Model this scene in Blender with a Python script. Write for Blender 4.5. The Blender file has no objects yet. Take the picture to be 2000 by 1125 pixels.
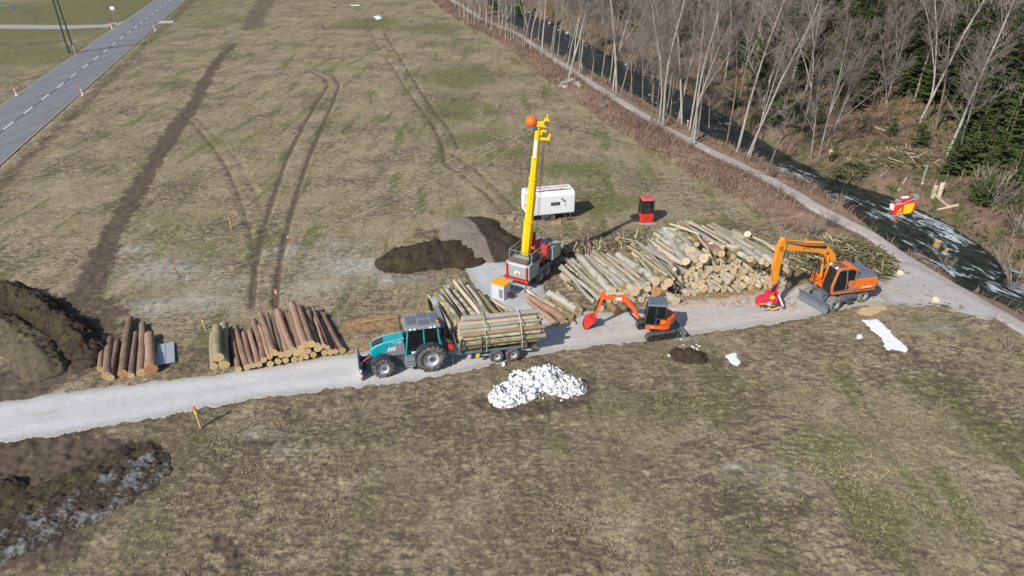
import bpy, math, random
import numpy as np
from mathutils import Vector, Matrix
R = math.radians
random.seed(11); rng = np.random.default_rng(5)
S = bpy.context.scene
COL = S.collection
# ------------------------------------------------------------------ camera model: pixels of the 2000 px photo <-> ground
FPX, PITCH, CH = 1389.0, R(28), 24.0
def ray(px, py):
    u = (px-1000)/FPX; v = (py-562.5)/FPX
    return (u, math.cos(PITCH)-v*math.sin(PITCH), -math.sin(PITCH)-v*math.cos(PITCH))
def P(px, py, z=0.0):
    d = ray(px, py); t = (z-CH)/d[2]
    return Vector((d[0]*t, d[1]*t, z))
def P2(px, py, z=0.0):
    p = P(px, py, z); return (p.x, p.y)
# ------------------------------------------------------------------ numpy noise
def _h(ix, iy, s):
    n = (ix.astype(np.int64)*374761393 + iy.astype(np.int64)*668265263 + s*1274126177) & 0x7fffffff
    n = ((n ^ (n >> 13))*1274126177) & 0x7fffffff
    n = ((n ^ (n >> 16))*2246822519) & 0x7fffffff
    return (n & 0xffff)/65535.0
def vn(x, y, s=0):
    x = np.asarray(x, float); y = np.asarray(y, float)
    ix = np.floor(x); iy = np.floor(y); fx = x-ix; fy = y-iy
    fx = fx*fx*(3-2*fx); fy = fy*fy*(3-2*fy)
    a = _h(ix, iy, s); b = _h(ix+1, iy, s); c = _h(ix, iy+1, s); d = _h(ix+1, iy+1, s)
    return (a+(b-a)*fx)*(1-fy)+(c+(d-c)*fx)*fy
def fbm(x, y, s=0, o=4):
    t = 0; a = .5; n = 0
    for k in range(o):
        t = t+a*vn(x, y, s+k*17); n += a; a *= .5; x = np.asarray(x)*2.03+3.1; y = np.asarray(y)*2.03-1.7
    return t/n
def ss(a, b, x):
    t = np.clip((np.asarray(x, float)-a)/(b-a), 0, 1); return t*t*(3-2*t)
def pdist(X, Y, poly):
    """distance to a polyline, side (+ right of travel), arc length"""
    best = np.full(np.shape(X), 1e9); side = np.zeros(np.shape(X)); arc = np.zeros(np.shape(X)); L = 0
    for (x0, y0), (x1, y1) in zip(poly[:-1], poly[1:]):
        dx, dy = x1-x0, y1-y0; l = math.hypot(dx, dy) or 1e-6
        t = np.clip(((X-x0)*dx+(Y-y0)*dy)/(l*l), 0, 1)
        ex = X-x0-t*dx; ey = Y-y0-t*dy; d = np.hypot(ex, ey)
        m = d < best
        best = np.where(m, d, best); side = np.where(m, np.sign(ex*dy-ey*dx), side); arc = np.where(m, L+t*l, arc); L += l
    return best, side, arc
def psdf(X, Y, poly):
    """signed distance to a closed polygon, negative inside"""
    pts = list(poly)+[poly[0]]; best = np.full(np.shape(X), 1e9); ins = np.zeros(np.shape(X), bool)
    for (x0, y0), (x1, y1) in zip(pts[:-1], pts[1:]):
        dx, dy = x1-x0, y1-y0; l2 = dx*dx+dy*dy or 1e-9
        t = np.clip(((X-x0)*dx+(Y-y0)*dy)/l2, 0, 1)
        best = np.minimum(best, np.hypot(X-x0-t*dx, Y-y0-t*dy))
        c = ((y0 > Y) != (y1 > Y)) & (X < (x1-x0)*(Y-y0)/((y1-y0) or 1e-9)+x0)
        ins ^= c
    return np.where(ins, -best, best)
# ------------------------------------------------------------------ terrain
PATH = [(-60, 420), (-34, 300), P2(880, 5), P2(940, 45), P2(1010, 75), P2(1110, 135, .8), P2(1200, 190, 1), P2(1300, 250, 1), P2(1400, 300, 1), P2(1500, 348, 1), P2(1600, 408, .8), P2(1700, 460, .2), P2(1790, 520), P2(1880, 575), P2(2000, 645), (35.5, 30), (37, 18), (38, 0)]
NEAR = [(-46, 420), (-20, 300), P2(960, 12, -.6), P2(1040, 85, -.6), P2(1130, 140, -.6), P2(1200, 178, -.6), P2(1300, 236, -.6), P2(1400, 292, -.6), P2(1500, 340, -.6), P2(1600, 400, -.6), P2(1700, 455, -.6), P2(1790, 512, -.6), P2(1880, 566, -.6), P2(1960, 600, -.6), (37, 34), (39, 18), (41, 0)]
FAR = [(-34, 420), (-8, 300), P2(1000, 8, -.6), P2(1085, 52, -.6), P2(1192, 110, -.6), P2(1288, 156, -.6), P2(1392, 212, -.6), P2(1478, 270, -.6), P2(1560, 318, -.6), P2(1640, 355, -.6), P2(1740, 385, -.6), P2(1820, 422, -.6), P2(1900, 470, -.6), P2(1960, 520, -.6), (42, 44), (45, 30), (48, 16), (50, 0)]
PATH = PATH[::-1]; NEAR = NEAR[::-1]; FAR = FAR[::-1]
WZ = -.75
def hgt(X, Y):
    X = np.asarray(X, float); Y = np.asarray(Y, float)
    d, s, _ = pdist(X, Y, PATH); q = d*s
    dn, sn, _ = pdist(X, Y, NEAR); n = dn*sn
    df, sf, _ = pdist(X, Y, FAR); f = df*sf
    lev = ss(50, 62, Y)
    z = 1.0*lev*ss(-5.2, -1.2, q)+.15*(1-lev)*ss(-4, -1, q)
    z = z*(1-ss(-1.1, .0, n)) - 1.25*ss(-1.1, .35, n)
    bank = -1.25+1.75*ss(-.4, 2.2, f)
    up = np.maximum(f-2, 0)
    slope = .045*up+.17*np.maximum(up-14, 0)+.25*np.maximum(up-40, 0)+.5*(fbm(X*.18, Y*.18, 3)-.5)*ss(1, 6, f)
    z = np.where(f > -.4, np.minimum(bank+slope, 90), z)
    return z
def hz(x, y): return float(hgt(np.array([x]), np.array([y]))[0])
def T(px, py, dz=0):
    """ray march onto the terrain"""
    d = ray(px, py); t = np.linspace(20, 420, 2400)
    X, Y, Z = d[0]*t, d[1]*t, CH+d[2]*t
    k = np.argmax(Z < hgt(X, Y)+dz)
    return Vector((X[k], Y[k], hz(X[k], Y[k])))
# ------------------------------------------------------------------ node helper
class M:
    def __init__(s, name):
        s.m = bpy.data.materials.new(name); s.m.use_nodes = True; s.t = s.m.node_tree; s.n = s.t.nodes; s.l = s.t.links
        s.b = s.n['Principled BSDF']; s.o = s.n['Material Output']
        s.co = None
    def new(s, ty, **k):
        n = s.n.new(ty)
        for a, v in k.items(): setattr(n, a, v)
        return n
    def put(s, sock, v):
        if v is None: return
        if isinstance(v, bpy.types.NodeSocket): s.l.new(v, sock)
        elif isinstance(v, (tuple, list)) and len(v) == 3 and sock.type == 'RGBA': sock.default_value = (*v, 1)
        else: sock.default_value = v
    def coord(s, kind='Object', scale=None, rot=None):
        n = s.new('ShaderNodeTexCoord'); o = n.outputs[kind]
        if scale or rot:
            mp = s.new('ShaderNodeMapping'); s.l.new(o, mp.inputs[0])
            if scale: mp.inputs['Scale'].default_value = scale
            if rot: mp.inputs['Rotation'].default_value = rot
            o = mp.outputs[0]
        return o
    def pos(s, scale=None, rot=None):
        o = s.new('ShaderNodeNewGeometry').outputs['Position']
        if scale or rot:
            mp = s.new('ShaderNodeMapping'); s.l.new(o, mp.inputs[0])
            if scale: mp.inputs['Scale'].default_value = scale
            if rot: mp.inputs['Rotation'].default_value = rot
            o = mp.outputs[0]
        return o
    def noise(s, co, sc, det=4, ro=.6, dist=0, w=None):
        n = s.new('ShaderNodeTexNoise')
        if w is not None: n.noise_dimensions = '4D'; s.put(n.inputs['W'], w)
        s.l.new(co, n.inputs['Vector']); n.inputs['Scale'].default_value = sc; n.inputs['Detail'].default_value = det
        n.inputs['Roughness'].default_value = ro; n.inputs['Distortion'].default_value = dist
        return n.outputs['Fac']
    def vor(s, co, sc, out='Distance', feat='F1'):
        n = s.new('ShaderNodeTexVoronoi', feature=feat); s.l.new(co, n.inputs['Vector']); n.inputs['Scale'].default_value = sc
        return n.outputs[out]
    def ramp(s, f, *st):
        n = s.new('ShaderNodeValToRGB'); e = n.color_ramp.elements
        while len(e) < len(st): e.new(.5)
        for q, (p, c) in zip(e, st):
            q.position = p; q.color = (c, c, c, 1) if isinstance(c, (int, float)) else (*c, 1)
        s.l.new(f, n.inputs[0]); return n.outputs[0]
    def sm(s, f, a, b):
        n = s.new('ShaderNodeMapRange', interpolation_type='SMOOTHSTEP'); s.put(n.inputs[0], f)
        n.inputs[1].default_value = a; n.inputs[2].default_value = b; return n.outputs[0]
    def mix(s, f, a, b, mode='MIX'):
        n = s.new('ShaderNodeMix', data_type='RGBA', blend_type=mode); s.put(n.inputs[0], f); s.put(n.inputs[6], a); s.put(n.inputs[7], b)
        return n.outputs[2]
    def ma(s, op, a, b=None, c=None):
        n = s.new('ShaderNodeMath', operation=op); s.put(n.inputs[0], a); s.put(n.inputs[1], b)
        if c is not None: s.put(n.inputs[2], c)
        return n.outputs[0]
    def attr(s, name): return s.new('ShaderNodeAttribute', attribute_name=name).outputs['Fac']
    def rand(s): return s.new('ShaderNodeObjectInfo').outputs['Random']
    def bump(s, h, st=.5, dist=.05):
        n = s.new('ShaderNodeBump'); n.inputs['Strength'].default_value = st; n.inputs['Distance'].default_value = dist
        s.l.new(h, n.inputs['Height']); return n.outputs[0]
    def done(s, col, rough=.9, nrm=None, spec=.3, metal=0, coat=0, tr=0):
        b = s.b; s.put(b.inputs['Base Color'], col); s.put(b.inputs['Roughness'], rough); s.put(b.inputs['Metallic'], metal)
        b.inputs['Specular IOR Level'].default_value = spec; b.inputs['Coat Weight'].default_value = coat
        if nrm is not None: s.l.new(nrm, b.inputs['Normal'])
        return s.m
def paint(name, col, rough=.42, dust=.25, metal=0, dcol=(.3, .27, .22), coat=.0, wear=None):
    m = M(name); c = m.coord('Object'); n = m.noise(c, 3.5, 6, .7); n2 = m.noise(c, 22, 3, .6)
    base = m.mix(m.sm(n2, .3, .75), tuple(x*.86 for x in col), col)
    f = m.ma('MULTIPLY', m.sm(n, .42, .78), dust)
    base = m.mix(f, base, dcol)
    if wear: base = m.mix(m.ma('MULTIPLY', m.sm(m.noise(c, 9, 5, .75), .58, .66), .9), base, wear)
    r = m.ma('MULTIPLY_ADD', m.sm(n, .35, .8), .25, rough)
    return m.done(base, r, m.bump(n2, .08, .01), .4, metal, coat)
# ------------------------------------------------------------------ mesh builder
class MB:
    def __init__(s): s.v = []; s.f = []; s.mi = []; s.cur = 0; s.sm = []
    def mat(s, i): s.cur = i; return s
    def add(s, vs, fs, X=None, smooth=False):
        o = len(s.v)
        s.v += [tuple(X @ Vector(q)) if X is not None else tuple(q) for q in vs]
        for f in fs: s.f.append(tuple(o+i for i in f)); s.mi.append(s.cur); s.sm.append(smooth)
        return s
    def box(s, c, d, rot=(0, 0, 0), tap=(1, 1), X=None):
        x, y, z = (q/2 for q in d); tx, ty = tap
        vs = [(-x, -y, -z), (x, -y, -z), (x, y, -z), (-x, y, -z), (-x*tx, -y*ty, z), (x*tx, -y*ty, z), (x*tx, y*ty, z), (-x*tx, y*ty, z)]
        m = Matrix.Translation(c)
        if any(rot): m = m @ Matrix.Rotation(rot[2], 4, 'Z') @ Matrix.Rotation(rot[1], 4, 'Y') @ Matrix.Rotation(rot[0], 4, 'X')
        if X is not None: m = X @ m
        return s.add(vs, [(3, 2, 1, 0), (4, 5, 6, 7), (0, 1, 5, 4), (1, 2, 6, 5), (2, 3, 7, 6), (3, 0, 4, 7)], m)
    def b2(s, x0, x1, y0, y1, z0, z1, **k):
        return s.box(((x0+x1)/2, (y0+y1)/2, (z0+z1)/2), (x1-x0, y1-y0, z1-z0), **k)
    def prism(s, prof, a, b, ax='y', b_prof=None):
        """profile in the plane normal to ax, extruded a..b"""
        n = len(prof); q = b_prof or prof
        def pt(p, w): return (p[0], w, p[1]) if ax == 'y' else ((p[0], p[1], w) if ax == 'z' else (w, p[0], p[1]))
        vs = [pt(p, a) for p in prof]+[pt(p, b) for p in q]
        fs = [tuple(range(n)), tuple(range(2*n-1, n-1, -1))]+[(i, n+i, n+(i+1) % n, (i+1) % n) for i in range(n)]
        return s.add(vs, fs)
    def tube(s, pts, r, n=8, cap=True, smooth=True):
        pts = [Vector(p) for p in pts]; k = len(pts)
        rs = r if isinstance(r, (list, tuple)) else [r]*k
        vs = []; up = None
        for i, p in enumerate(pts):
            d = (pts[min(i+1, k-1)]-pts[max(i-1, 0)]).normalized()
            if up is None:
                up = Vector((0, 0, 1)) if abs(d.z) < .9 else Vector((1, 0, 0))
            a = d.cross(up).normalized(); b = a.cross(d); up = b if b.length > .1 else up
            for j in range(n):
                t = 2*math.pi*j/n; vs.append(p+a*(rs[i]*math.cos(t))+b*(rs[i]*math.sin(t)))
        fs = [(i*n+j, i*n+(j+1) % n, (i+1)*n+(j+1) % n, (i+1)*n+j) for i in range(k-1) for j in range(n)]
        s.add(vs, fs, smooth=smooth)
        if cap: s.add(vs, [tuple(range(n-1, -1, -1)), tuple((k-1)*n+j for j in range(n))])
        return s
    def cyl(s, p0, p1, r, n=12, r1=None): return s.tube([p0, p1], [r, r if r1 is None else r1], n)
    def beam(s, pts, w, hs):
        """box-section beam along a bent path lying in the xz plane: width w (y), heights hs"""
        k = len(pts); vs = []
        for i, (x, y, z) in enumerate(pts):
            a = Vector(pts[max(i-1, 0)]); b = Vector(pts[min(i+1, k-1)]); d = (b-a).normalized(); nrm = Vector((-d.z, 0, d.x))
            h = (hs[i] if isinstance(hs, (list, tuple)) else hs)/2; p = Vector((x, y, z)); e = Vector((0, w/2, 0))
            vs += [p-nrm*h-e, p-nrm*h+e, p+nrm*h+e, p+nrm*h-e]
        fs = [(i*4+j, i*4+(j+1) % 4, i*4+4+(j+1) % 4, i*4+4+j) for i in range(k-1) for j in range(4)]+[(3, 2, 1, 0), tuple((k-1)*4+j for j in range(4))]
        return s.add(vs, fs)
    def lathe(s, prof, n=28, ax='y', c=(0, 0, 0)):
        """profile (radius, offset) turned about axis"""
        vs = []
        for i in range(n):
            t = 2*math.pi*i/n
            for r, w in prof:
                q = (r*math.cos(t), w, r*math.sin(t)) if ax == 'y' else ((r*math.cos(t), r*math.sin(t), w) if ax == 'z' else (w, r*math.cos(t), r*math.sin(t)))
                vs.append((q[0]+c[0], q[1]+c[1], q[2]+c[2]))
        k = len(prof)
        return s.add(vs, [(i*k+j, i*k+j+1, ((i+1) % n)*k+j+1, ((i+1) % n)*k+j) for i in range(n) for j in range(k-1)], smooth=True)
    def arc(s, c, r0, r1, y0, y1, a0, a1, n=14):
        prof = [(c[0]+r1*math.cos(a0+(a1-a0)*i/n), c[1]+r1*math.sin(a0+(a1-a0)*i/n)) for i in range(n+1)]
        prof += [(c[0]+r0*math.cos(a1+(a0-a1)*i/n), c[1]+r0*math.sin(a1+(a0-a1)*i/n)) for i in range(n+1)]
        vs = [(p[0], y0, p[1]) for p in prof]+[(p[0], y1, p[1]) for p in prof]; k = len(prof)
        fs = [(i, k+i, k+(i+1) % k, (i+1) % k) for i in range(k)]
        for i in range(n):
            fs += [(i, i+1, k-2-i, k-1-i), (k+i+1, k+i, 2*k-1-i, 2*k-2-i)]
        return s.add(vs, fs)
    def obj(s, name, mats, parent=None, bev=0, loc=None, shade=None):
        me = bpy.data.meshes.new(name); me.from_pydata(s.v, [], s.f); me.update()
        for m in (mats if isinstance(mats, (list, tuple)) else [mats]): me.materials.append(m)
        me.polygons.foreach_set('material_index', s.mi)
        me.polygons.foreach_set('use_smooth', [True]*len(s.f) if shade else s.sm)
        o = bpy.data.objects.new(name, me); COL.objects.link(o)
        if parent is not None: o.parent = parent
        if loc is not None: o.location = loc
        if bev:
            b = o.modifiers.new('edge', 'BEVEL'); b.width = bev; b.segments = 2; b.limit_method = 'ANGLE'; b.angle_limit = R(35)
        return o
def tag(o, label=None, cat=None, group=None, kind=None):
    if label: o['label'] = label
    if cat: o['category'] = cat
    if group: o['group'] = group
    if kind: o['kind'] = kind
    return o
def thing(name, label, cat, loc=(0, 0, 0), rz=0, group=None):
    o = bpy.data.objects.new(name, None); COL.objects.link(o); o.location = loc; o.rotation_euler = (0, 0, rz); o.empty_display_size = .3
    return tag(o, label, cat, group)
def copy_tree(o, parent=None):
    c = o.copy(); COL.objects.link(c); c.parent = parent
    for ch in KIDS.get(o.name, ()): copy_tree(ch, c)
    return c
KIDS = {}
def text(txt, size, mat, parent, loc, rot, name='lettering', depth=.004):
    cu = bpy.data.curves.new(name, 'FONT'); cu.body = txt; cu.size = size; cu.extrude = depth; cu.align_x = 'CENTER'; cu.align_y = 'CENTER'
    o = bpy.data.objects.new(name, cu); COL.objects.link(o)
    bpy.context.view_layer.update()
    me = bpy.data.meshes.new_from_object(o); bpy.data.objects.remove(o); bpy.data.curves.remove(cu)
    me.materials.append(mat)
    q = bpy.data.objects.new(name, me); COL.objects.link(q); q.parent = parent; q.location = loc; q.rotation_euler = rot
    return q
ORD = 'first second third fourth fifth sixth seventh eighth ninth tenth eleventh twelfth thirteenth fourteenth fifteenth sixteenth seventeenth eighteenth nineteenth twentieth'.split()
def nth(i):
    if i < 20: return ORD[i]
    t = {2: 'twenty', 3: 'thirty', 4: 'forty', 5: 'fifty', 6: 'sixty', 7: 'seventy'}
    te = {2: 'twentieth', 3: 'thirtieth', 4: 'fortieth', 5: 'fiftieth', 6: 'sixtieth', 7: 'seventieth'}
    a, b = divmod(i+1, 10)
    return te[a] if b == 0 else t[a]+'-'+ORD[b-1]
def npmesh(name, V, F, mats, attrs=None, smooth=True, uv=None):
    me = bpy.data.meshes.new(name); nv, nf = len(V), len(F); k = F.shape[1]
    me.vertices.add(nv); me.vertices.foreach_set('co', np.ascontiguousarray(V, np.float32).ravel())
    me.loops.add(nf*k); me.loops.foreach_set('vertex_index', np.ascontiguousarray(F, np.int32).ravel())
    me.polygons.add(nf); me.polygons.foreach_set('loop_start', np.arange(0, nf*k, k, dtype=np.int32))
    try: me.polygons.foreach_set('loop_total', np.full(nf, k, np.int32))
    except Exception: pass
    me.polygons.foreach_set('use_smooth', np.full(nf, smooth))
    for m in (mats if isinstance(mats, (list, tuple)) else [mats]): me.materials.append(m)
    for a, val in (attrs or {}).items():
        me.attributes.new(a, 'FLOAT', 'POINT').data.foreach_set('value', np.ascontiguousarray(val, np.float32))
    if uv is not None:
        u = me.uv_layers.new(name='UVMap'); u.data.foreach_set('uv', np.ascontiguousarray(uv[F.ravel()], np.float32).ravel())
    me.update(calc_edges=True); me.validate()
    o = bpy.data.objects.new(name, me); COL.objects.link(o); return o
# ------------------------------------------------------------------ ground masks (all in metres on the ground)
def PL(*pts): return [P2(x, y) for x, y in pts]
GRAVEL = PL((-260, 838), (0, 786), (130, 766), (215, 756), (400, 734), (480, 723), (560, 711), (640, 697), (740, 680), (880, 668), (985, 645), (1010, 622), (1035, 600), (1100, 596), (1180, 612), (1290, 596), (1400, 581), (1480, 572), (1560, 556), (1640, 545), (1705, 548), (1745, 575), (1735, 592), (1690, 596), (1640, 604), (1560, 624), (1450, 641), (1340, 655), (1200, 672), (1050, 692), (940, 716), (830, 741), (690, 757), (550, 771), (385, 800), (250, 826), (100, 851), (0, 866), (-300, 932))
PAD = PL((903, 517), (975, 507), (1003, 522), (1060, 558), (1075, 590), (1030, 622), (985, 640), (968, 615), (945, 585), (922, 552))
MUDS = [(PL((560, 812), (700, 775), (850, 755)), .5, .5),   # polyline, half width, strength
    (PL((455, 88), (430, 112), (405, 152), (380, 200), (345, 250), (305, 308), (270, 370), (235, 430), (205, 490), (178, 560), (150, 610)), 1.1, .92),
    (PL((530, -20), (505, 20), (492, 55)), 3.2, .7),
    (PL((150, 600), (185, 640), (150, 700), (60, 745), (-60, 770)), 2.6, .9),
    (PL((745, 500), (800, 545), (900, 520)), 1.2, .45), (PL((1080, 470), (1180, 462), (1330, 462), (1440, 470)), 1.7, .55),
    (PL((940, 790), (1050, 802), (1150, 778), (1140, 745)), .7, .8), (PL((1320, 690), (1390, 706), (1450, 712)), .6, .6),
    (PL((0, 880), (150, 900), (260, 930)), 2.2, .95), (PL((0, 1010), (120, 990), (250, 950)), 2.0, .95), (PL((0, 1080), (110, 1060)), 1.3, .9), (PL((1180, 500), (1080, 530), (1060, 560)), 1.5, .6),
    (PL((200, 760), (330, 735), (480, 716)), .9, .5), (PL((185, 690), (300, 700), (400, 700), (660, 650)), 1.6, .6), (PL((680, 640), (860, 640), (900, 660)), 1.6, .6),
    (PL((840, 460), (930, 515), (1000, 515)), 1.3, .6), (PL((1680, 690), (1790, 690)), 1., .35), (PL((1000, 440), (1100, 450), (1200, 455)), 1.3, .4),
    (PL((480, 865), (520, 872)), .5, .8), (PL((1760, 745), (1850, 800), (1960, 860)), .9, .35), (PL((430, 1050), (460, 1090), (450, 1140)), .35, .8)]
RUTS = [PL((492, 600), (497, 530), (512, 455), (532, 390), (560, 310), (590, 250), (622, 195), (640, 168), (632, 152), (606, 140)),
        PL((536, 600), (545, 520), (562, 440), (582, 370), (602, 310), (628, 250), (650, 200), (662, 168), (650, 148), (612, 135), (560, 132), (500, 139), (430, 150)),
        PL((690, 35), (720, 60), (740, 95), (765, 130), (790, 170), (815, 205), (845, 245), (862, 280), (868, 320)), PL((710, 38), (750, 62), (768, 95), (790, 128), (803, 150), (825, 185), (852, 222), (880, 258), (895, 290)),
        PL((868, 320), (905, 345), (950, 380), (985, 418)), PL((880, 300), (925, 330), (970, 370), (1008, 408)),
        PL((345, 212), (375, 240), (418, 290), (443, 330), (465, 380), (485, 440), (496, 500), (494, 560)), PL((362, 208), (400, 248), (445, 290), (475, 330), (502, 385), (520, 450), (538, 520)),
        PL((1030, 160), (1062, 186), (1082, 212), (1102, 235)), PL((1085, 178), (1110, 205), (1130, 230)),
        PL((742, 190), (755, 225), (785, 260), (800, 290)), PL((800, 290), (850, 300), (905, 270)), PL((1045, 250), (1100, 238), (1140, 250))]
RUTW = [1.5, 1.5, 1.1, 1.1, .85, .85, .95, .6, .55, .45, .35, .3, .3]
CHIPS = [(PL((690, 640), (760, 632), (830, 612)), 1.5, 1.), (PL((690, 690), (760, 660), (860, 640)), 1.3, .9), (PL((640, 655), (700, 665)), .9, .7), (PL((1300, 596), (1400, 590), (1490, 572), (1560, 545)), 1.1, .9),
         (PL((1690, 612), (1715, 600)), .75, 1.6), (PL((1560, 540), (1590, 500), (1620, 480)), 1.6, .7), (PL((1085, 535), (1120, 520), (1190, 560)), 1.2, .9), (PL((55, 812), (105, 805)), .3, .8), (PL((960, 740), (1010, 728)), .6, .6),
         (PL((1640, 560), (1740, 560), (1790, 575)), 1.2, .5), (PL((1000, 580), (1070, 575), (1090, 590)), .7, .9), (PL((540, 812), (580, 808)), .5, .45), (PL((1480, 575), (1600, 590)), 1., .4), (PL((1180, 650), (1300, 640)), 1., .35)]
FROST = [(320, 530, 3.2, 2., .75), (700, 520, 3.8, 1.9, .85), (620, 560, 2.6, 1.5, .55), (255, 488, 1.6, 1.1, .7), (770, 548, 2.2, .9, .8), (560, 492, 2.2, 1., .6), (390, 590, 2.6, 1.4, .75), (300, 600, 2.2, 1.2, .6), (440, 560, 2., 1.6, .35), (660, 480, 2.5, 1.2, .5), (30, 755, 2.2, .7, .5),
         (500, 850, 1.4, .5, .4), (560, 880, 1., .5, .35), (1430, 912, .5, .25, 1.2), (1330, 660, .8, .4, .9), (1500, 930, 2., 1., .2), (640, 500, 2, 1, .4), (900, 440, 2.5, 1.5, .35), (1760, 545, 1.6, 1., .9), (1830, 640, 1.5, .8, .3), (225, 465, 1.2, .8, .3)]
GREEN = [(720, 45, 7, 10, .7), (850, 55, 9, 8, .6), (900, 150, 5, 8, .9), (880, 215, 4, 6, .8), (930, 270, 3.5, 3.5, .5), (1130, 330, 4, 3, .7), (1000, 300, 3, 3, .5), (1180, 400, 3.5, 2.5, .7), (1390, 440, 3, 1.5, .5), (120, 30, 30, 60, .95), (60, 110, 14, 12, .6), (350, 165, 3, 3, .3), (430, 40, 6, 14, .4),
         (1300, 790, 3, 1.4, .6), (1420, 745, 3, 1.5, .35), (1620, 870, 2.5, 1.5, .5), (1720, 1000, 1.5, 2, .6), (1840, 760, 3, 1.5, .5), (1960, 850, 2.5, 2, .6), (700, 850, 4, 1.2, .35), (430, 860, 2.5, .8, .4), (1240, 465, 3, 1.5, .4)]
rl0, rl1 = Vector((-70.4, 98.0)), Vector((-107.3, 230.1)); rd = (rl1-rl0).normalized()
def masks(X, Y, sharp=True):
    out = {}
    w1 = fbm(X*1.3, Y*1.3, 21, 4)-.5; w2 = fbm(X*.35, Y*.35, 31, 3)-.5
    mud = np.zeros(X.shape)
    for pl, w, st in MUDS:
        d, _, _ = pdist(X, Y, pl)
        mud = np.maximum(mud, st*(1-ss(w*.55, w*1.35, d+w1*1.2*min(w, 1.6)+w2*.8*w)))
    rut = np.zeros(X.shape)
    for pl, st in zip(RUTS, RUTW):
        d, _, _ = pdist(X, Y, pl)
        rut = np.maximum(rut, st*(1-ss(.06, .42, d+w1*.22))*(.4+1.1*fbm(X*.9, Y*.9, 41, 3)))
    chip = np.zeros(X.shape)
    for pl, w, st in CHIPS:
        d, _, _ = pdist(X, Y, pl); chip = np.maximum(chip, st*(1-ss(w*.3, w*1.5, d+w1*w*1.4)))
    fr = np.zeros(X.shape); gr = np.zeros(X.shape)
    for L, o in ((FROST, 'f'), (GREEN, 'g')):
        for px, py, a, b, st in L:
            c = P(px, py); q = ((X-c.x)/a)**2+((Y-c.y)/b)**2
            v = st*np.exp(-q*1.1)
            if o == 'f': fr = np.maximum(fr, v)
            else: gr = np.maximum(gr, v)
    dp, sp, _ = pdist(X, Y, PATH); q = dp*sp
    df, sf, _ = pdist(X, Y, FAR); f = df*sf
    dr, sr, _ = pdist(X, Y, [tuple(rl0-rd*120), tuple(rl1+rd*300)]); g = dr*sr
    verge = np.exp(-((g-10.6-1.2*w2)/1.7)**2)*.75+np.exp(-((g+1.1)/1.2)**2)*.5
    out['mud'] = np.clip(np.maximum(mud, verge*(.5+.8*(w1+.5))), 0, 1); out['rut'] = np.clip(rut, 0, 1.2); out['chip'] = chip; out['frost'] = fr; out['green'] = gr
    out['south'] = (1-ss(-1.5, .5, Y-(31+.235*(X+28)))+0)*(1-.75*ss(2, 22, X)); out['bank'] = np.clip(ss(-5.4, -3.6, q+w1*2.6-(1-ss(47, 60, Y))*3.6)*(1-ss(-.6, 0, f)), 0, 1); out['wood'] = ss(-.8, .8, f+w1*1.5)
    return out
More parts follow.
